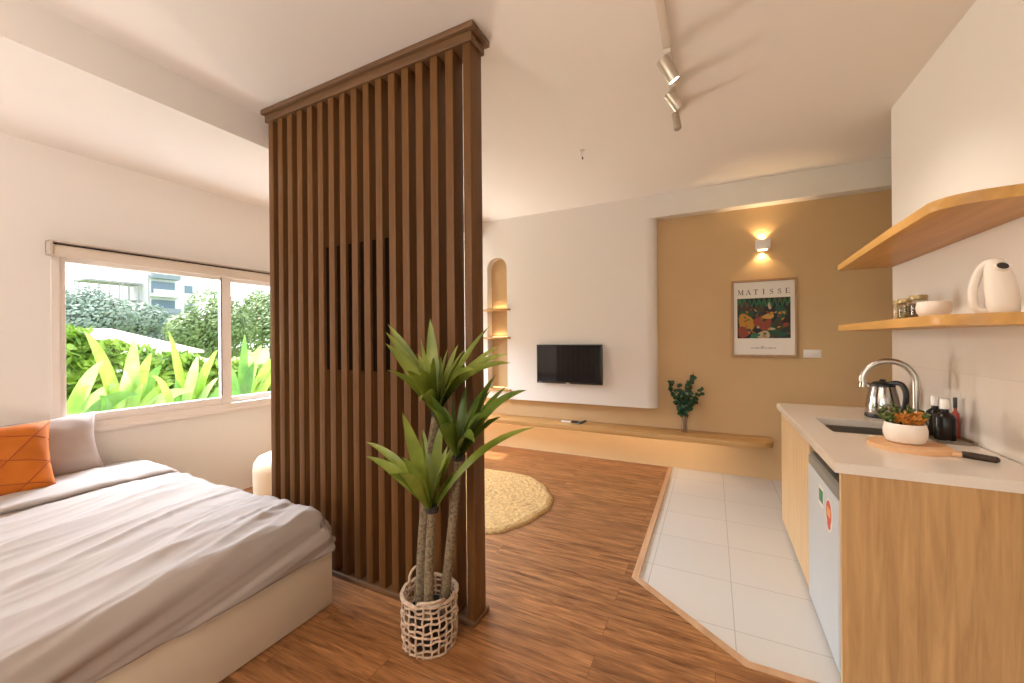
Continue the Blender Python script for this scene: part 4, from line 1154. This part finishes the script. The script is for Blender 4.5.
# low house with a pale hipped roof
hs = thing('house', (-15, 3.5, GZ), 'low white house with a pale hipped roof beyond the hedge', 'house')
MB().box(-16.6, -13.3, -.6, 5.95, GZ, 1.02).build('house_wall', 'ext_white', hs)
q = MB(); q._add([(-13, -1, 1.08), (-13, 6.26, 1.08), (-17, 6.6, 1.08), (-17, -1, 1.08), (-15, 1.2, 1.70), (-15, 4.98, 1.70)], [(0, 1, 5, 4), (1, 2, 5), (2, 3, 4, 5), (3, 0, 4), (3, 2, 1, 0)])
q.box(-13.04, -12.98, -1, 6.28, 1.0, 1.085); q.build('house_roof', 'roof', hs, smooth=False)
MB().box(-13.3, -13.26, 3.6, 4.3, .2, .9).build('window', 'ext_glass', hs)
# apartment block
ap = thing('apartment_building', (-36, 14.5, GZ), 'pale apartment block with stacked balconies beyond the trees', 'building')
MB().box(-38, -34.6, 13.3, 16.4, GZ, 6.9).build('building_wall', 'ext_white', ap)
for k in range(5):
    z = .6 + k * 1.28
    q = MB(); q.box(-34.7, -34.0, 13.45, 15.0, z, z + .16); q.box(-34.02, -33.96, 13.45, 15.0, z + .16, z + .5); q.build('balcony', 'ext_white' if k % 2 else 'ext_grey', ap)
    MB().box(-34.62, -34.57, 13.55, 14.9, z + .30, z + 1.1).build('window', 'ext_glass', ap)
    MB().box(-34.62, -34.57, 15.5, 16.0, z + .45, z + 1.0).build('window', 'ext_glass', ap)
# unfinished frame building
fb = thing('concrete_frame', (-36, 12, GZ), 'bare open-framed building on the skyline left of the apartment block', 'building')
q = MB()
for y in (10.55, 11.0, 11.5, 12.0, 12.5, 13.0):
    for x in (-36.5, -35): q.box(x, x + .05, y, y + .05, GZ, 5.35)
q.box(-36.6, -34.9, 10.4, 13.2, 5.22, 5.34); q.box(-36.6, -34.9, 11.3, 13.2, 4.1, 4.17)
q.build('bare_frame', 'frame_grey', fb)
MB().box(-36.5, -35, 12.2, 13.2, GZ, 3.3).build('lower_block', 'ext_grey', fb)
for y, h in ((9.7, 5.6), (11.9, 6.6), (13.25, 5.9)):
    ml = MB().tube([(-34.3 + .01 * y, y, GZ), (-34.3 + .01 * y, y, h)], .035, 8).build('mast', 'frame_grey')
    tag(ml, {9.7: 'short thin mast above the hazy trees', 11.9: 'tallest thin mast rising over the bare frame building', 13.25: 'thin mast beside the apartment block'}[y], 'mast', 'masts on the skyline')
br_ = MB().tube([(-4.25, .9, 1.80), (-4.25, 1.62, 2.455)], .022, 10).build('eave_brace', 'frame_grey')
tag(br_, 'grey diagonal brace under the added eave at the top left of the window', 'brace')

# ------------------------------------------------------------------ light
wd = bpy.data.worlds.new('sky'); SC.world = wd; wd.use_nodes = True
bg = wd.node_tree.nodes['Background']; bg.inputs['Color'].default_value = (.93, .97, 1, 1); bg.inputs['Strength'].default_value = 2.6
light('sun', 'SUN', (0, 0, 10), Vector((.63, .0, -.777)).to_track_quat('-Z', 'Y').to_euler(), 9.0, (1, .95, .86), angle=.03)
WARM = (1, .90, .80)
light('back_fill', 'AREA', (-1.3, YB - .02, 1.25), (PI / 2, 0, 0), 9, (1, .94, .88), shape='RECTANGLE', size=3.0, size_y=2.1)  # unseen fill lamp added in the opening behind the camera
light('door_daylight', 'AREA', (XL + .02, 4.06, 1.15), (0, -PI / 2, 0), 50, (1, .95, .88), shape='RECTANGLE', size=2.0, size_y=.45)
light('soffit_fill', 'AREA', (-3.25, -.75, 1.35), (PI, 0, 0), 8, WARM, shape='DISK', size=.35)  # unseen lamp added to brighten the soffit from below
light('ceiling_fill', 'AREA', (-1.9, -1.6, 1.75), (PI, 0, 0), 66, WARM, shape='DISK', size=.35)  # added uplight behind the camera to lift the ceiling; no lamp stands there
light('overhead_fill', 'AREA', (-.6, -1.2, ZC - .03), (0, 0, 0), 14, WARM, shape='DISK', size=.5)  # extra overhead fill out of view, without a fixture
light('spot_beam', 'SPOT', (TX + .045, 2.165, 2.57), Vector((.45, .34, -.82)).to_track_quat('-Z', 'Y').to_euler(), 40, (1, .93, .82), spot_size=math.radians(95), spot_blend=.9, shadow_soft_size=.03)
for sgn in (1, -1):
    light('sconce_beam', 'SPOT', (.417, YF - .022, 2.157 + sgn * .050), (0 if sgn < 0 else PI, 0, 0), 4, (1, .68, .34), spot_size=math.radians(112), spot_blend=.35, shadow_soft_size=.02)
light('bench_led', 'AREA', (-1.75, 4.12, .338), (math.radians(48), 0, 0), 4.2, (1, .80, .58), shape='RECTANGLE', size=3.7, size_y=.03)
for z in (1.70, 1.365):
    light('niche_led', 'AREA', ((NX0 + NX1) / 2, ND - .025, z), (PI * .92, 0, 0), .12, (1, .72, .40), shape='RECTANGLE', size=.2, size_y=.02)
light('window_fill', 'AREA', (-4.75, 2.0, 2.28), (0, math.radians(-50), 0), 270, (.74, .85, 1), shape='RECTANGLE', size=.3, size_y=2.2)  # hidden lamp added outside to brighten the bed through the window
po = light('window_portal', 'AREA', (XL - .12, 2.0, 1.33), (0, -PI / 2, 0), 1, (1, 1, 1), shape='RECTANGLE', size=1.2, size_y=2.1)
po.data.cycles.is_portal = True

# ------------------------------------------------------------------ camera
cam = bpy.data.cameras.new('camera'); co = bpy.data.objects.new('camera', cam); COL.objects.link(co)
cam.sensor_fit = 'HORIZONTAL'; cam.sensor_width = 36; cam.lens = 36 * 400 / 1024; cam.clip_start = .02; cam.clip_end = 400
cam.shift_y = -2.7 / 1024
TH = math.radians(26.6)
co.matrix_world = Matrix.Translation((0, 0, 1.32)) @ Matrix.Rotation(TH, 4, 'Z') @ Matrix.Rotation(PI / 2, 4, 'X') @ Matrix.Rotation(math.radians(-.5), 4, 'Z')
SC.camera = co
vs = SC.view_settings; vs.view_transform = 'Standard'; vs.look = 'None'; vs.exposure = 0.45; vs.gamma = 1; vs.use_curve_mapping = False
cy = SC.cycles
cy.use_denoising = True; cy.denoiser = 'OPENIMAGEDENOISE'; cy.max_bounces = 10; cy.diffuse_bounces = 6; cy.transparent_max_bounces = 12
cy.caustics_reflective = False; cy.caustics_refractive = False; cy.sample_clamp_indirect = 6
